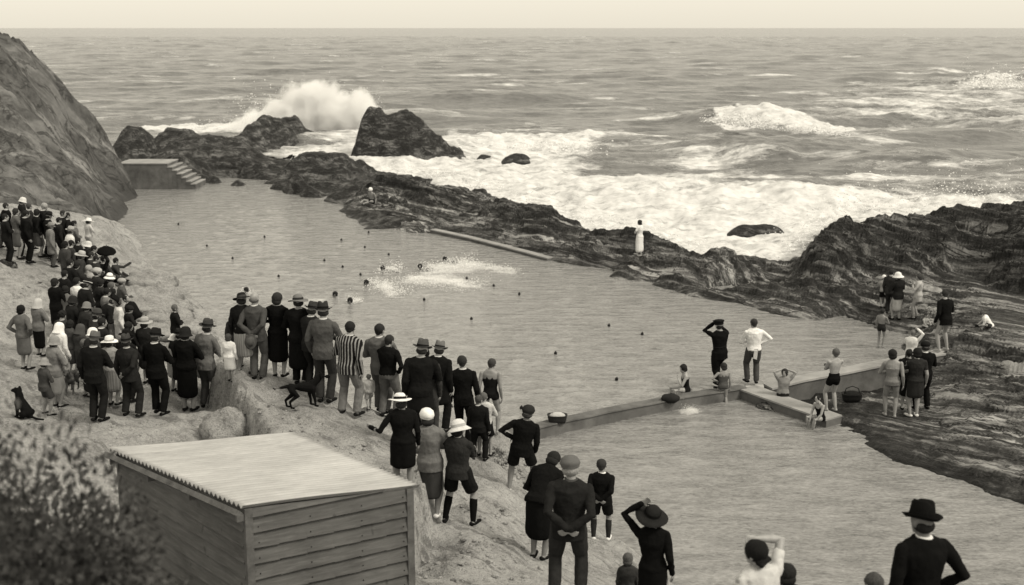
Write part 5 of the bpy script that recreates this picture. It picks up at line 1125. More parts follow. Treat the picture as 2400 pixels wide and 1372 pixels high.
Q('child in a brown hood between the shawl and the white round hat', 184, 757, 1.3, yaw=30, fit='coat_f', c=(.07, .07), hat=('hood', .09), hair='', kid=.5)
Q('woman in a round white hat behind the big dark suit', 213, 764, 1.55, yaw=30, fit='dress', c=(.06, .06), hat=(cl, .85), hair='nape', fem=1)
Q('child with cropped brown hair beside the dog under the big man', 194, 795, 1.3, yaw=30, fit='shorts', c=(.05, .05), hair='short', hv=.10, kid=.6, shoe=.05)
Q('woman in a black felt hat with a white scarf left of the big man', 205, 790, 1.5, yaw=25, fit='coat_f', c=(.03, .03), hat=(cl, .03), hair='nape', fem=1, col=.6)
Q('woman in a round grey woollen hat in the middle of the left crowd', 200, 704, 1.5, yaw=35, fit='coat_f', c=(.05, .05), hat=(cl, .18), hair='nape', fem=1)
Q('stooping man in a dark hat and black coat leaning toward the pool', 263, 694, 1.68, yaw=55, fit='overcoat', c=(.02, .02), hat=(fd, .02, .01), lean=24, girth=1.15, hem=.3, arms=('front', 'front'))
Q('person in white beyond the stooping man', 276, 700, 1.4, yaw=60, fit='dress', c=(.6, .5), hair='bob', hv=.05, fem=1)
Q('broad man in a dark suit with a pale hatband and collar', 201, 651, 1.74, yaw=45, fit='overcoat', c=(.025, .025), hat=(fd, .03, .5), girth=1.25, lean=8, hem=.3, arms=('front', 'front'), col=.6)
Q('dark-haired man raising a white shirt sleeve in the left crowd', 178, 648, 1.65, yaw=40, fit='shirt', c=(.75, .03), hair='short', hv=.02, arms=('reach', 'front'))
Q('large figure in a black coat at the outer edge of the left crowd', 128, 650, 1.60, yaw=40, fit='overcoat', c=(.013, .013), hair='bob', hv=.02, girth=1.3, hem=.2, arms=('front', 'front'))
Q('second large figure in a black coat behind the outermost one', 148, 632, 1.62, yaw=45, fit='overcoat', c=(.02, .02), hair='short', hv=.02, girth=1.15, hem=.25)
Q('woman in a bright white brimmed hat and black dress near the rocks', 253, 637, 1.5, yaw=45, fit='dress', c=(.015, .015), hat=(sn, .85, .3), hair='nape', fem=1, girth=1.08)
Q('grey-haired woman just below the bright white hat', 259, 660, 1.45, yaw=60, fit='coat_f', c=(.10, .10), hair='bob', hv=.10, fem=1)
Q('person in a pale scarf reaching down the back in the left crowd', 206, 620, 1.55, yaw=40, fit='coat_f', c=(.32, .3), hair='long', hv=.3, fem=1)
Q('child in a light cap left of the bright white hat', 224, 628, 1.35, yaw=45, fit='shorts', c=(.04, .04), hat=('cap', .4), hair='short', kid=.5)
Q('woman in a broad pale felt hat and grey coat', 186, 586, 1.6, yaw=45, fit='coat_f', c=(.06, .06), hat=(st_, .42, .3), hair='nape', fem=1)
Q('woman in a light close cap below the white sun hat', 202, 563, 1.58, yaw=50, fit='coat_f', c=(.03, .03), hat=(sn, .55), hair='nape', fem=1)
Q('woman in a big white sun hat and pale blouse with dark straps', 211, 509, foot=(212, 606), yaw=40, fit='overalls', c=(.30, .5), hat=('picture', .7), hair='nape', fem=1, arms=('front', 'front'))
Q('dark-haired man in profile right of the broad pale felt hat', 211, 589, 1.6, yaw=70, c=(.05, .05), hair='short', hv=.03)
Q('dark-haired person in the crowd under the white collar', 151, 564, 1.62, yaw=40, fit='overcoat', c=(.07, .07), hair='bob', hv=.015, hem=.25)
Q('person with a visible ear beside the dark bob under the white collar', 166, 561, 1.62, yaw=50, c=(.06, .05), hair='short', hv=.02)
Q('man in a dark coat left of the white sun hat', 181, 556, 1.66, yaw=45, fit='overcoat', c=(.025, .025), hair='short', hv=.02, hem=.3)
Q('man in a pale grey hat and white collar in the back of the crowd', 161, 529, 1.66, yaw=45, fit='shirt', c=(.65, .03), hat=(fd, .35, .1), girth=1.1)
Q('man in a light overcoat and pale fedora at the crowd edge', 140, 521, foot=(124, 628), yaw=60, fit='overcoat', c=(.17, .10), hat=(fd, .22, .08), hem=.28, col=.5)
Q('dark-haired person behind the pale fedora', 134, 508, 1.66, yaw=50, c=(.03, .03), hair='short', hv=.02)
Q('dark figure right of the tall grey-haired man', 144, 491, 1.7, yaw=60, c=(.02, .02), hair='short', hv=.03)
Q('slim dark figure nearest the cliff foot in the back row', 155, 497, 1.66, yaw=70, c=(.02, .02), hair='short', hv=.02)
Q('tall grey-haired man in a dark suit in the back row', 124, 474, foot=(110, 603), yaw=60, c=(.02, .02), hair='short', hv=.28, girth=1.1)
Q('dark-haired woman with a white collar in the back row', 97, 488, foot=(93, 603), yaw=50, fit='dress', c=(.02, .10), hair='bob', hv=.02, fem=1, col=.7, hem=.2)
Q('dark-haired man in a black suit third from the left edge', 76, 491, foot=(67, 618), yaw=55, c=(.015, .015), hair='short', hv=.02, girth=1.1)
Q('woman in a grey coat with a pale sleeve raised in the back row', 52, 487, foot=(45, 608), yaw=60, fit='coat_f', c=(.11, .11), hair='bob', hv=.03, fem=1, arms=('out', 'chest'))
Q('man in a black suit second from the left edge', 22, 474, foot=(22, 592), yaw=50, c=(.013, .015), hair='short', hv=.03, girth=1.12)
Q('man in a light shirt cut off by the left edge', 2, 478, foot=(0, 588), yaw=50, fit='shirt', c=(.5, .10), hair='short', hv=.06)
Q('woman in a small white hat behind the back row', 49, 460, 1.62, yaw=50, fit='dress', c=(.03, .03), hat=(cl, .6), hair='nape', fem=1)
Q('dark head peeping between the second and third men at the back', 66, 476, 1.64, yaw=50, c=(.04, .04), hair='short', hv=.05)
Q('grey-haired man sitting on the bank below the black umbrella', 247, 601, 1.65, yaw=60, c=(.06, .05), hair='short', hv=.25, legs='sitknees', top=.52, arms=('knee', 'knee'))
Q('dark-haired youth pointing an arm out over the water', 268, 602, 1.62, yaw=75, c=(.06, .05), hair='short', hv=.02, arms=('point', 'knee'), legs='sitknees', top=.52)
Q('man in dark clothes seated under the black umbrella', 238, 592, 1.65, yaw=50, c=(.025, .06), hair='short', hv=.03, legs='sitknees', top=.52, arms=('knee', 'hat'))
Q('person in a light cap sitting on the rocks with legs stretched to the water', 283, 651, 1.62, yaw=70, fit='shorts', c=(.10, .08), hat=('cap', .35), hair='short', legs='sitflat', top=.52, skin=.2, arms=('brace', 'knee'))
Q('reclining person in black on the rocks below the light cap', 292, 690, 1.65, yaw=95, c=(.015, .015), hair='short', hv=.02, legs='sitflat', top=.52, lean=-28, arms=('brace', 'brace'))
Q('dark-haired woman sitting above the stooping man', 262, 675, 1.5, yaw=60, fit='dress', c=(.03, .03), hair='bob', hv=.015, fem=1)
EXTRA = [
    ('man in shirt sleeves and waistcoat tone behind the pale fedora', 172, 515, 1.66, 60, 'shirt', .12, 'short', None), ('woman in a mid grey dress left of the broad suit', 150, 668, 1.5, 30, 'dress', .14, 'bob', None), ('youth in a light grey jacket above the stooping man', 246, 672, 1.6, 45, 'suit', .16, 'short', None),
    ('man in a dark jacket wedged behind the round white hat', 235, 742, 1.68, 40, 'suit', 0.03, 'short', None),
    ('woman in black between the stooping man and the boulders', 300, 752, 1.5, 50, 'coat_f', 0.02, 'bob', None),
    ('man in a brown hat right behind the woollen hat', 222, 722, 1.66, 40, 'suit', 0.05, 'short', ('fedora', 0.08, 0.03)),
    ('dark-haired woman behind the broad pale felt hat', 176, 610, 1.58, 45, 'coat_f', 0.04, 'bob', None),
    ('man in a black overcoat below the pale felt hat', 160, 606, 1.7, 45, 'overcoat', 0.02, 'short', None),
    ('woman in a dark cloche under the black coats', 165, 690, 1.56, 38, 'coat_f', 0.03, 'nape', ('cloche', 0.04)),
    ('man with slick hair in black beside the pale scarf', 190, 640, 1.68, 45, 'suit', 0.02, 'short', None),
    ('youth in dark grey behind the light close cap', 222, 596, 1.6, 55, 'suit', 0.045, 'short', None),
    ('girl in a mid grey coat beside the curly head', 160, 748, 1.4, 35, 'coat_f', 0.08, 'bob', None),
    ('man in a black hat in the second row left of the charcoal suit', 290, 772, 1.6, 22, 'suit', 0.02, 'short', ('fedora', 0.02, 0.01)),
    ('dark-coated man between the tallest black suit and the fur collar', 418, 768, 1.6, 12, 'overcoat', 0.02, 'short', ('fedora', 0.03, 0.01)),
    ('boy in a dark cap in front of the stooping man', 300, 716, 1.3, 60, 'suit', 0.03, 'short', ('cap', 0.03)),
    ('woman in charcoal left of the bright white hat', 232, 652, 1.5, 50, 'coat_f', 0.04, 'bob', None),
    ('man in black at the back of the crowd under the umbrella', 216, 574, 1.6, 60, 'suit', 0.02, 'short', None),
    ('dark-suited man half hidden at the left edge', 10, 500, 1.68, 50, 'suit', 0.02, 'short', None),
    ('man in black between the grey coat and the third man', 38, 492, 1.66, 55, 'suit', 0.018, 'short', None),
    ('man in a black hat behind the white-collared woman', 110, 494, 1.68, 55, 'suit', 0.02, 'short', ('fedora', 0.03, 0.01))]
for e in EXTRA:
    kw = dict(hat=e[8]) if e[8] else {}
    Q(e[0], e[1], e[2], e[3], yaw=e[4], fit=e[5], c=(e[6], e[6]), hair=e[7], hv=.02, fem=1 if e[7] in ('bob', 'nape') else 0, arms=('front', 'front'), **kw)
# swimmers: body under the surface, head and arm out
def swimmer(label, px, py, yaw, cap=None, arm=True, hv=.02):
    p = at(px, py + 8, 0); Sx = dict(label=label, pos=(0, 0, 0), h=1.7, arms=('swim' if arm else 'down', 'down'), hnod=-35 if arm else 0, vox=.018); P = pose(Sx)
    b = make_body(Sx, P, .018)
    tilt = Matrix.Rotation(R(-72 if arm else -12), 4, 'X'); sh0 = P['head'] if not arm else P['sho']
    body = skinned(b, 'person', skin(.22), None, .018, 1); tag(body, label, 'person', 'swimmers in the big pool')
    rot = Matrix.Rotation(-R(yaw), 4, 'Z') @ tilt
    off = rot @ sh0.to_4d()
    z = .12 if not arm else .05
    body.matrix_world = Matrix.Translation(Vector((float(p[0]) - off.x, float(p[1]) - off.y, z - off.z))) @ rot
    if cap is not None: make_hat('swimcap', P, Sx, body, cap)
    else: make_hair('short', P, Sx, body, hv)
    bb = MB(); T = torso_rings(P, 1.7, 1, 0, .004, -.055, .95)[:6]; add_rings(bb, T)
    skinned(bb, 'swimsuit', cloth(.02), body, .02, 1)
for a in [('swimmer with a lifted arm leading at the left of the race', 905, 630, -80, None, True), ('dark-headed swimmer in the middle of the race foam', 992, 626, -80, None, True), ('swimmer with a long reaching arm at the back of the race foam', 1050, 608, -75, None, True),
          ('swimmer at the near side of the race with a small splash behind', 858, 662, -85, None, False), ('head in the water left of the men on the ledge', 577, 680, -60, None, False), ('round dark head in the water right of the ledge group', 785, 690, -90, None, False), ('swimmer trailing a small white splash near the striped blazer', 820, 705, -90, None, False)]:
    swimmer(*a)
# ------------------------------------------------------------------ dogs
def dog(label, pos, yaw, v, joints, edges, size=1.0, vox=.012, extra=None):
    """joints: name -> (x, y, z, r); edges: chains of names; dog faces +Y"""
    b = MB()
    for ch in edges:
        b.capsule([Vector(joints[n][:3]) * size for n in ch], [joints[n][3] * size * (1.0 if joints[n][3] > .07 else 1.3) for n in ch], 10)
    m = hairm(v); o = skinned(b, 'dog', m, None, vox, 3)
    o.location = [float(q) for q in pos]; o.rotation_euler = (0, 0, -R(yaw)); tag(o, label, 'dog')
    for nm, pts, rad in (extra or []):
        c = MB(); c.capsule([Vector(p) * size for p in pts], [r * size for r in rad], 8); c.build(nm, m if nm != 'collar' else cloth(.3), o, True)
    return o
def four(head, lift=0):
    J = {'hip': (0, -.28, .51, .10), 'mid': (0, -.08, .51, .105), 'chest': (0, .18, .47, .135), 'wither': (0, .24, .56, .10), 'neck': (0, .36, .66 + lift, .065), 'head': (0, .44, .74 + lift, .075), 'muz': (0, .56, .70 + lift, .038), 'nose': (0, .61, .69 + lift, .028),
         't0': (0, -.36, .54, .035), 't1': (0, -.50, .52, .026), 't2': (0, -.66, .50, .018), 't3': (0, -.70, .53, .012)}
    E = [['hip', 'mid', 'chest'], ['chest', 'wither', 'neck', 'head', 'muz', 'nose'], ['t0', 't1', 't2', 't3'], ['hip', 't0']]
    for s, dy in (('l', -.03), ('r', .05)):
        x = -.085 if s == 'l' else .085
        J.update({'fs' + s: (x, .22, .46, .055), 'fe' + s: (x, .18 + dy, .30, .036), 'fk' + s: (x, .21 + dy, .17, .026), 'fp' + s: (x, .21 + dy, .035, .024), 'ft' + s: (x, .27 + dy, .025, .022),
                  'hh' + s: (x, -.28, .46, .080), 'hk' + s: (x, -.20 + dy, .31, .052), 'ho' + s: (x, -.38 + dy, .18, .026), 'hp' + s: (x, -.35 + dy, .035, .022), 'ht' + s: (x, -.29 + dy, .022, .022)})
        E += [['fs' + s, 'fe' + s, 'fk' + s, 'fp' + s, 'ft' + s], ['hh' + s, 'hk' + s, 'ho' + s, 'hp' + s, 'ht' + s]]
    return J, E
J_, E_ = four(-.10)
p_, _ = place(700, 900, .6, foot=(712, 955))
dog('black smooth-coated dog standing on the ledge beside the grey-jacketed man', p_, 72, .006, J_, E_, .80, extra=[('ear', [(-.06, .42, .79), (-.085, .42, .70)], [.03, .02]), ('ear', [(.06, .42, .79), (.085, .42, .70)], [.03, .02])])
p_, _ = place(170, 880, .5, foot=(170, 928))
dog('tan dog with a pale muzzle facing the camera in the left crowd', p_, 175, .09, J_, E_, .72, extra=[('ear', [(-.06, .42, .79), (-.09, .42, .72)], [.03, .02]), ('ear', [(.06, .42, .79), (.09, .42, .72)], [.03, .02])])
JS = {'rump': (0, -.16, .14, .13), 'mid': (0, -.04, .28, .12), 'chest': (0, .08, .42, .105), 'neck': (0, .10, .56, .07), 'head': (0, .14, .66, .078), 'muz': (0, .26, .63, .040), 'nose': (0, .31, .62, .03), 't0': (0, -.26, .06, .03), 't1': (0, -.42, .03, .025), 't2': (.05, -.60, .025, .018)}
ES = [['rump', 'mid', 'chest', 'neck', 'head', 'muz', 'nose'], ['rump', 't0', 't1', 't2']]
for s in (-1, 1):
    n = 'l' if s < 0 else 'r'
    JS.update({'s' + n: (s * .08, .10, .38, .05), 'e' + n: (s * .08, .10, .22, .034), 'p' + n: (s * .08, .13, .035, .026), 'q' + n: (s * .08, .19, .025, .024), 'h' + n: (s * .11, -.14, .13, .085), 'k' + n: (s * .13, .02, .15, .045), 'o' + n: (s * .13, -.12, .04, .03), 'w' + n: (s * .13, .06, .028, .026)})
    ES += [['s' + n, 'e' + n, 'p' + n, 'q' + n], ['h' + n, 'k' + n, 'o' + n, 'w' + n]]
p_, _ = place(42, 918, .7, foot=(56, 980))
dog('black dog sitting upright at the left with its back to the crowd', p_, -62, .006, JS, ES, .84, extra=[('ear', [(-.06, .13, .71), (-.09, .12, .62)], [.03, .022]), ('ear', [(.06, .13, .71), (.09, .12, .62)], [.03, .022])])
# ------------------------------------------------------------------ small things
def held_at(lbl, side='r'):
    for S in SP:
        if S['label'].startswith(lbl): return world_of(S, S['_P']['w' + side]), S
# hat held behind the back
w_, S_ = held_at('balding man'); b = MB(); prof = [(.0, .11), (.04, .106), (.07, .09), (.082, .03), (.086, .0), (.12, -.004), (.142, .006), (.12, -.010), (.08, -.006)]
b.quadring([[(r * .9 * math.cos(2 * math.pi * j / 20), r * 1.1 * math.sin(2 * math.pi * j / 20), z) for j in range(20)] for r, z in [(max(r, .004), z) for r, z in prof]])
o = b.build('hat', cloth(.10), None, True); o.location = w_ + Vector((-.02, -.10, -.14)); o.rotation_euler = (R(75), 0, R(-10)); tag(o, 'grey felt hat held behind the back of the balding man', 'hat')
# handbag at the striped blazer
def handbag(loc, rz, v, label, s=1.0):
    r = empty('handbag', loc, rz); b = MB(); rings = []
    for z, x, y in ((0, .15, .045), (.06, .165, .055), (.14, .15, .045), (.19, .12, .025), (.2, .10, .012)):
        rings.append([(x * s * math.cos(2 * math.pi * j / 16) * (1 if abs(math.cos(2 * math.pi * j / 16)) < .9 else .96), y * s * math.sin(2 * math.pi * j / 16), z * s) for j in range(16)])
    b.quadring(rings); b.build('bag_body', cloth(v), r, True)
    c = MB(); c.tube([(-.08 * s, 0, .19 * s), (-.06 * s, 0, .27 * s), (0, 0, .31 * s), (.06 * s, 0, .27 * s), (.08 * s, 0, .19 * s)], .008 * s, 8); c.build('handle', cloth(v * .5), r, True); tag(r, label, 'bag'); return r
w_, S_ = held_at('man in a grey jacket and dark hat', 'r'); handbag((w_.x + .30, w_.y - .1, w_.z - .50), R(15), .6, 'pale handbag with dark clasp hanging between the grey jacket and the striped blazer', 1.1)
w_, S_ = held_at('woman in a black dress raising', 'l')
# baskets and bundles on the walls
def basket(px, py, z, v, label, s=1.0, lid=None):
    p = at(px, py, z); r = empty('basket', p); b = MB(); rings = []
    for zz, x, y in ((0, .19, .13), (.08, .215, .15), (.17, .23, .165), (.185, .24, .175), (.185, .215, .15), (.05, .19, .13)):
        rings.append([(s * x * math.copysign(abs(math.cos(t)) ** .7, math.cos(t)), s * y * math.copysign(abs(math.sin(t)) ** .7, math.sin(t)), s * zz) for t in [2 * math.pi * j / 24 for j in range(24)]])
    b.quadring(rings); b.build('basket_body', mat_rough('wicker', v * .6, v * 1.4, 40, .9, 90, 1, .02), r, True)
    c = MB(); c.ell((0, 0, .15 * s), (.19 * s, .13 * s, .09 * s), None, 18, 10); V = np.array(c.v); V += .012 * fbm(V[:, 0] * 20, V[:, 1] * 20, 2)[:, None]
    mesh_np('cloth_bundle', V, c.f, cloth(lid or v), True, r)
    tag(r, label, 'basket'); return r
basket(1306, 990, .055, .03, 'dark basket with a pale bundle standing on the low wall', 1.05, .45)
o = basket(1996, 940, -.10, .02, 'black basket on the rocks at the foot of the taller wall', 1.15, .03)
b = MB(); b.tube([(-.22, 0, .16), (-.16, 0, .34), (0, 0, .40), (.16, 0, .34), (.22, 0, .16)], .012, 8); b.build('handle', cloth(.03), o, True)
c = MB(); c.ell((0, 0, 0), (.24, .15, .13), None, 20, 12); V = np.array(c.v); V *= (1 + .12 * fbm(V[:, 0] * 6, V[:, 1] * 6 + V[:, 2] * 5, 3))[:, None]
o = mesh_np('towel', V, c.f, cloth(.04), True); o.location = [float(q) for q in at(1572, 934, .13)]; tag(o, 'dark rolled towel on the wall beside the sitting bather', 'towel')
loose_boulder(1812, 955, KID, (.42, .3, .17), 'small dark rock awash in the paddling pool beside the girl', 9.0, M_rock)
# umbrella over the seated men
p = place(245, 600, 1.0)[0]; c = atY(244, 585, p[1]); r = empty('umbrella', (c[0], c[1], c[2] - .9)); b = MB(); rings = []
for t in (0.02, .3, .6, .85, 1.0):
    rings.append([(.31 * t * math.cos(a) * (1 - .05 * (j % 2)), .31 * t * math.sin(a) * (1 - .05 * (j % 2)), .9 + .17 * (1 - t ** 2) - .03 * (j % 2) * t) for j, a in enumerate([2 * math.pi * j / 16 for j in range(16)])])
b.quadring(rings + [[(x * .97, y * .97, z - .012) for x, y, z in rings[-1]]] + [[(x * .97, y * .97, z - .012) for x, y, z in rg] for rg in rings[-2::-1]]); b.build('canopy', cloth(.012), r, True)
b = MB(); b.tube([(0, 0, .1), (0, 0, 1.12)], .012, 8); b.build('shaft', cloth(.05), r, True); r.rotation_euler = (R(12), R(8), 0); tag(r, 'open black umbrella over the people seated on the bank', 'umbrella')
# ------------------------------------------------------------------ shed
dA, dB, dD = ray(570, 1190), ray(985, 1138), ray(252, 1052)
A = at(570, 1190, 4.45); hAB = np.array([.865, .502]); hAD = np.array([-.672, .741])
def meet(P0, hdir, dr):
    # P0.xy + s*h  lies on the vertical plane through the ray
    M = np.array([[hdir[0], -dr[0]], [hdir[1], -dr[1]]]); s, t = np.linalg.solve(M, -P0[:2]); return np.array([dr[0] * t, dr[1] * t, CH + dr[2] * t])
B_, D_ = meet(A, hAB, dB), meet(A, hAD, dD)
cxy = B_[:2] + D_[:2] - A[:2]; dC = ray(690, 1018); C_ = at(690, 1018, B_[2] + D_[2] - A[2] + .05)
print('SHED', A, B_, C_, D_, 'C proj', proj(*C_), 'AB', np.linalg.norm(B_ - A), 'AD', np.linalg.norm(D_ - A))
shed = empty('shed', (float((A[0] + C_[0]) / 2), float((A[1] + C_[1]) / 2), 2.1)); SO = np.array(shed.location)
def RP(u, v, dz=0.0):  # u along AB, v along AD on the roof plane
    p = A + (B_ - A) * u + (D_ - A) * v + (C_ - B_ - D_ + A) * u * v; return np.array([p[0], p[1], p[2] + dz]) - SO
m, nt, p, L = nodes_mat('galvanised_iron'); v = coord(nt); vs = coord(nt, 1, 1, 1)
L.new(mixc(nt, .45, ramp(nt, noise(nt, v, 1.2, 6, .6), [(.3, .28), (.7, .44)]), ramp(nt, noise(nt, coord(nt, .6, 3.5, 1, R(-30)), 3, 6, .7), [(.3, .20), (.65, .46)])), p.inputs['Base Color'])
p.inputs['Metallic'].default_value = .15; p.inputs['Roughness'].default_value = .6
L.new(bump(nt, noise(nt, v, 14, 4, .6), .3, .01), p.inputs['Normal']); M_iron = m
NV, NU = 34 * 8, 24; LAD = np.linalg.norm(D_ - A); vs_, fs_ = [], []
for sgn in (0, 1):
    for i in range(NV + 1):
        for j in range(NU + 1):
            u, vv = j / NU, i / NV
            dz = .023 * math.cos(i / 8 * 2 * math.pi) + .010 * math.sin(u * 5 + vv * 3) * (1 if True else 0) + .004 * math.sin(vv * 9) * (u - .5) - .0035 * sgn
            vs_.append(RP(u, vv, dz))
N1 = (NV + 1) * (NU + 1)
for i in range(NV):
    for j in range(NU):
        a = i * (NU + 1) + j; fs_.append((a, a + 1, a + NU + 2, a + NU + 1)); fs_.append((N1 + a, N1 + a + NU + 1, N1 + a + NU + 2, N1 + a + 1))
for i in range(NV):
    for j in (0, NU):
        a = i * (NU + 1) + j; fs_.append((a, a + NU + 1, N1 + a + NU + 1, N1 + a))
for j in range(NU):
    for i in (0, NV):
        a = i * (NU + 1) + j; fs_.append((a, a + 1, N1 + a + 1, N1 + a))
mesh_np('roof', vs_, fs_, M_iron, True, shed)
m, nt, p, L = nodes_mat('weathered_board'); v = coord(nt, 1, 1, 1)
gr = noise(nt, coord(nt, 1.2, 1.2, 14), 2.2, 6, .7, .4); big = noise(nt, v, 1.3, 4, .6)
q = mixc(nt, .5, ramp(nt, gr, [(.3, .035), (.55, .10), (.72, .19)]), ramp(nt, big, [(.3, .06), (.7, .16)]))
kn = noise(nt, v, 7, 2, .4); q = mixc(nt, ramp(nt, kn, [(.26, .8), (.31, 0)]), q, .05)
L.new(q, p.inputs['Base Color']); p.inputs['Roughness'].default_value = .9; L.new(bump(nt, gr, .5, .008), p.inputs['Normal']); M_board = m
eAB = (B_ - A)[:2] / np.linalg.norm((B_ - A)[:2]); eAD = (D_ - A)[:2] / np.linalg.norm((D_ - A)[:2]); LAB = np.linalg.norm((B_ - A)[:2]); LD2 = np.linalg.norm((D_ - A)[:2])
def wp(s, t, z):  # s metres along AB, t metres along AD, world z
    q = A[:2] + eAB * s + eAD * t + (C_ - B_ - D_ + A)[:2] * (s / LAB) * (t / LD2); return np.array([q[0] - SO[0], q[1] - SO[1], z - SO[2]])
def roofz(s, t): return A[2] + (B_[2] - A[2]) * s / LAB + (D_[2] - A[2]) * t / LD2 + (C_ - B_ - D_ + A)[2] * s / LAB * t / LD2 - .028
s0, s1, t0, t1, zb = .07, LAB - .12, .05, LD2 - .16, 1.4
def boards(name, side):
    b = MB(); bh = .182; z = zb; rr = random.Random(len(name) + ord(side[0]) + 3)
    def pt(k, off, zz):
        if side == 'front': return wp(s0 + (s1 - s0) * k, t0 - off, zz)
        if side == 'left': return wp(s0 - off, t0 + (t1 - t0) * k, zz)
        if side == 'right': return wp(s1 + off, t0 + (t1 - t0) * k, zz)
        return wp(s0 + (s1 - s0) * k, t1 + off, zz)
    def rz(k): return {'front': roofz(s0 + (s1 - s0) * k, t0), 'left': roofz(s0, t0 + (t1 - t0) * k), 'right': roofz(s1, t0 + (t1 - t0) * k), 'back': roofz(s0 + (s1 - s0) * k, t1)}[side]
    while z < max(rz(0), rz(1)):
        g = rr.uniform(-.005, .005); n = 6
        for i in range(n):
            k0, k1 = i / n, (i + 1) / n
            if side in ('front', 'left'): k0, k1 = k0 + (.012 if i == 0 else 0), k1 - (.012 if i == n - 1 else 0)
            z00, z01 = z + .002 + g, z + .002 - g; ta, tb = min(z + bh - .016, rz(k0)), min(z + bh - .016, rz(k1))
            if ta <= z00 + .004 and tb <= z01 + .004: continue
            ta, tb = max(ta, z00 + .003), max(tb, z01 + .003)
            b.hexa([pt(k0, .0, z00), pt(k1, .0, z01), pt(k1, .046, z01), pt(k0, .046, z00), pt(k0, -.004, ta), pt(k1, -.004, tb), pt(k1, .010, tb), pt(k0, .010, ta)])
        z += bh
    bm_fix = b.build(name, M_board, shed)
    return bm_fix
for side in ('front', 'left', 'right', 'back'): boards('wall', side)
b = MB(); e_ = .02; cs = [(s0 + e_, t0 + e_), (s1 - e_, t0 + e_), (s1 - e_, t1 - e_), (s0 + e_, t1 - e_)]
b.hexa([wp(a_, c_, 1.35) for a_, c_ in cs] + [wp(a_, c_, roofz(a_, c_) - .03) for a_, c_ in cs]); b.build('shade_backing', cloth(.02), shed)  # dark box added behind the boards; its colour stands for shade in the gaps
M_post = mat_rough('post_wood', .06, .15, 6, .9, 40, .6, .01)
for (s, t) in ((s0, t0), (s1, t0), (s0, t1), (s1, t1)):
    b = MB(); q0 = wp(s, t, 1.3); q1 = wp(s, t, roofz(s, t)); rot = Matrix.Rotation(math.atan2(eAB[1], eAB[0]), 3, 'Z'); b.box(tuple((q0 + q1) / 2), (.085, .085, q1[2] - q0[2]), rot); b.build('corner_post', M_post, shed)
# eave beam, rafter ends and nail heads
b = MB(); w0, w1_ = wp(s0 - .10, t0 - .02, roofz(s0, t0) - .045), wp(s0 - .10, t1 + .14, roofz(s0, t1) - .045)
b.tube([tuple(w0), tuple(w1_)], .045, 4); b.build('eave_beam', M_post, shed)
for k in (.0, .34, .67, 1.0):
    b = MB(); t = t0 + (t1 - t0) * k; rot = Matrix.Rotation(math.atan2(eAB[1], eAB[0]), 3, 'Z'); q = wp(s0 + .02, t, roofz(s0, t) - .09); b.box(tuple(q), (.30, .05, .08), rot); b.build('rafter_end', M_post, shed)
b = MB(); rr = random.Random(4)
for k in (.05, .36, .68, .95):
    z = zb + .06
    while z < 4.2:
        q = wp(s0 + (s1 - s0) * k, t0 - .036, z); b.ell(tuple(q), (.008, .008, .008), None, 6, 4); z += .182
b.build('nail_heads', cloth(.03), shed); tag(shed, 'weatherboard shed with a pale corrugated iron lean-to roof', 'shed')
# ------------------------------------------------------------------ bush in the corner and ground growth
def leaf_mat(name, lo, hi):
    m, nt, p, L = nodes_mat(name); v = coord(nt)
    L.new(ramp(nt, noise(nt, v, 2.0, 5, .7), [(.3, lo), (.7, hi)]), p.inputs['Base Color']); p.inputs['Roughness'].default_value = .6; p.inputs['Specular IOR Level'].default_value = .3; return m
M_leaf = leaf_mat('shrub_leaf', .012, .09)
def shrub(name, loc, rad, n, ls, label, seed, stems=9):
    r = empty(name, loc); rr = np.random.RandomState(seed); d = rr.normal(size=(n, 3)); d /= np.linalg.norm(d, axis=1)[:, None]; rad = np.array(rad)
    lump = 1 + .30 * fbm(d[:, 0] * 2.2 + seed, d[:, 1] * 2.2 + d[:, 2] * 1.7, 3); rr_ = rr.uniform(.45, 1.0, n) ** .45 * lump
    C0 = d * rad * rr_[:, None]; C0[:, 2] = np.abs(C0[:, 2]) * 1.0 + 0.15
    a = rr.normal(size=(n, 3)) * .6 + d * .9 + [0, 0, .7]; a /= np.linalg.norm(a, axis=1)[:, None]; s = np.cross(a, rr.normal(size=(n, 3))); s /= np.linalg.norm(s, axis=1)[:, None]
    Ln = ls * rr.uniform(.6, 1.4, n)[:, None]; Wd = Ln * .22
    V = np.stack([C0, C0 + a * Ln * .5 + s * Wd, C0 + a * Ln, C0 + a * Ln * .5 - s * Wd], 1).reshape(-1, 3); Fc = np.arange(n * 4).reshape(n, 4)
    mesh_np('foliage', V, Fc, M_leaf, False, r)
    b = MB()
    for i in range(stems):
        e = rr.normal(size=3); e[2] = abs(e[2]) + .6; e /= np.linalg.norm(e); e = e * rad * .8; b.tube([(0, 0, -.4), tuple(e * .5 + rr.normal(size=3) * .06), tuple(e)], [.03, .018, .006], 6)
    b.build('stem', hairm(.05), r); tag(r, label, 'bush'); return r
shrub('bush', (-2.15, 5.0, 5.5), (.92, .9, 1.85), 62000, .040, 'large soft-leaved bush filling the lower left corner, its tallest clump', 3)
shrub('bush', (-1.38, 5.2, 5.3), (.85, .8, 1.3), 50000, .038, 'lower spreading bush between the tallest clump and the shed', 8)
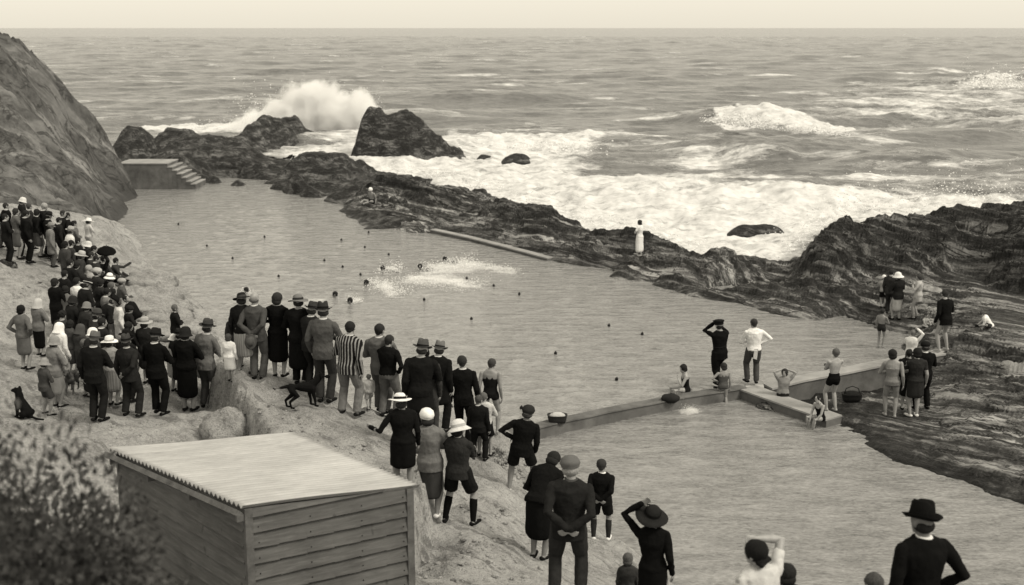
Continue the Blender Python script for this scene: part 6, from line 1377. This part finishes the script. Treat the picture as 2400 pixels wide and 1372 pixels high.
shrub('bush', (-3.0, 6.2, 5.2), (.9, .9, 1.75), 12000, .070, 'bush clump behind the others at the left edge', 13)
def tufts(name, pts, n, h, label, seed):
    rr = np.random.RandomState(seed); V = []; Fc = []
    for (x, y, sp_) in pts:
        X = x + rr.normal(size=n) * sp_; Y = y + rr.normal(size=n) * sp_ * .7; Z = near_h(X, Y)
        for i in range(n):
            a = rr.uniform(0, 6.28); dx, dy = math.cos(a), math.sin(a); hh = h * rr.uniform(.4, 1.2); k = len(V)
            V += [(X[i] - dy * .012, Y[i] + dx * .012, Z[i] - .02), (X[i] + dy * .012, Y[i] - dx * .012, Z[i] - .02), (X[i] + dx * hh * .5, Y[i] + dy * hh * .5, Z[i] + hh)]; Fc.append((k, k + 1, k + 2))
    o = mesh_np(name, V, Fc, leaf_mat(name + '_mat', .05, .18), False); tag(o, label, kind='stuff'); return o
tp = [tuple(place(a, b, 1, foot=(a, b))[0][:2]) + (s,) for a, b, s in [(1160, 1078, .16), (1175, 1085, .14), (1190, 1090, .12), (1150, 1062, .12), (1165, 1060, .1)]]
tufts('ground_cover', tp, 160, .07, 'sparse low weeds on the slope near the end of the low wall', 2)

# cork floats
proto = None
for i, (a, b_) in enumerate([(418, 526), (485, 577), (545, 606), (620, 556), (653, 648), (760, 611), (800, 563), (855, 580), (911, 597), (803, 626), (845, 644), (864, 545), (1094, 653), (1157, 670), (1217, 690), (994, 703), (1105, 748), (1505, 784), (1302, 829), (1445, 890), (1222, 957), (1427, 764), (690, 700)]):
    if proto is None:
        c = MB(); c.ell((0, 0, .01), (.048, .048, .052), None, 12, 8); c.tube([(0, 0, .05), (0, 0, .08)], .012, 8); proto = c.build('float', cloth(.03), None, True); o = proto
    else: o = proto.copy(); COL.objects.link(o)
    q = at(a, b_, .02); o.location = [float(k) for k in q]; o.rotation_euler = (R(8 * math.sin(i)), R(9 * math.cos(i * 2)), i)
    tag(o, 'small dark cork float bobbing on the open water of the big pool', 'float', 'cork floats dotted across the big pool')
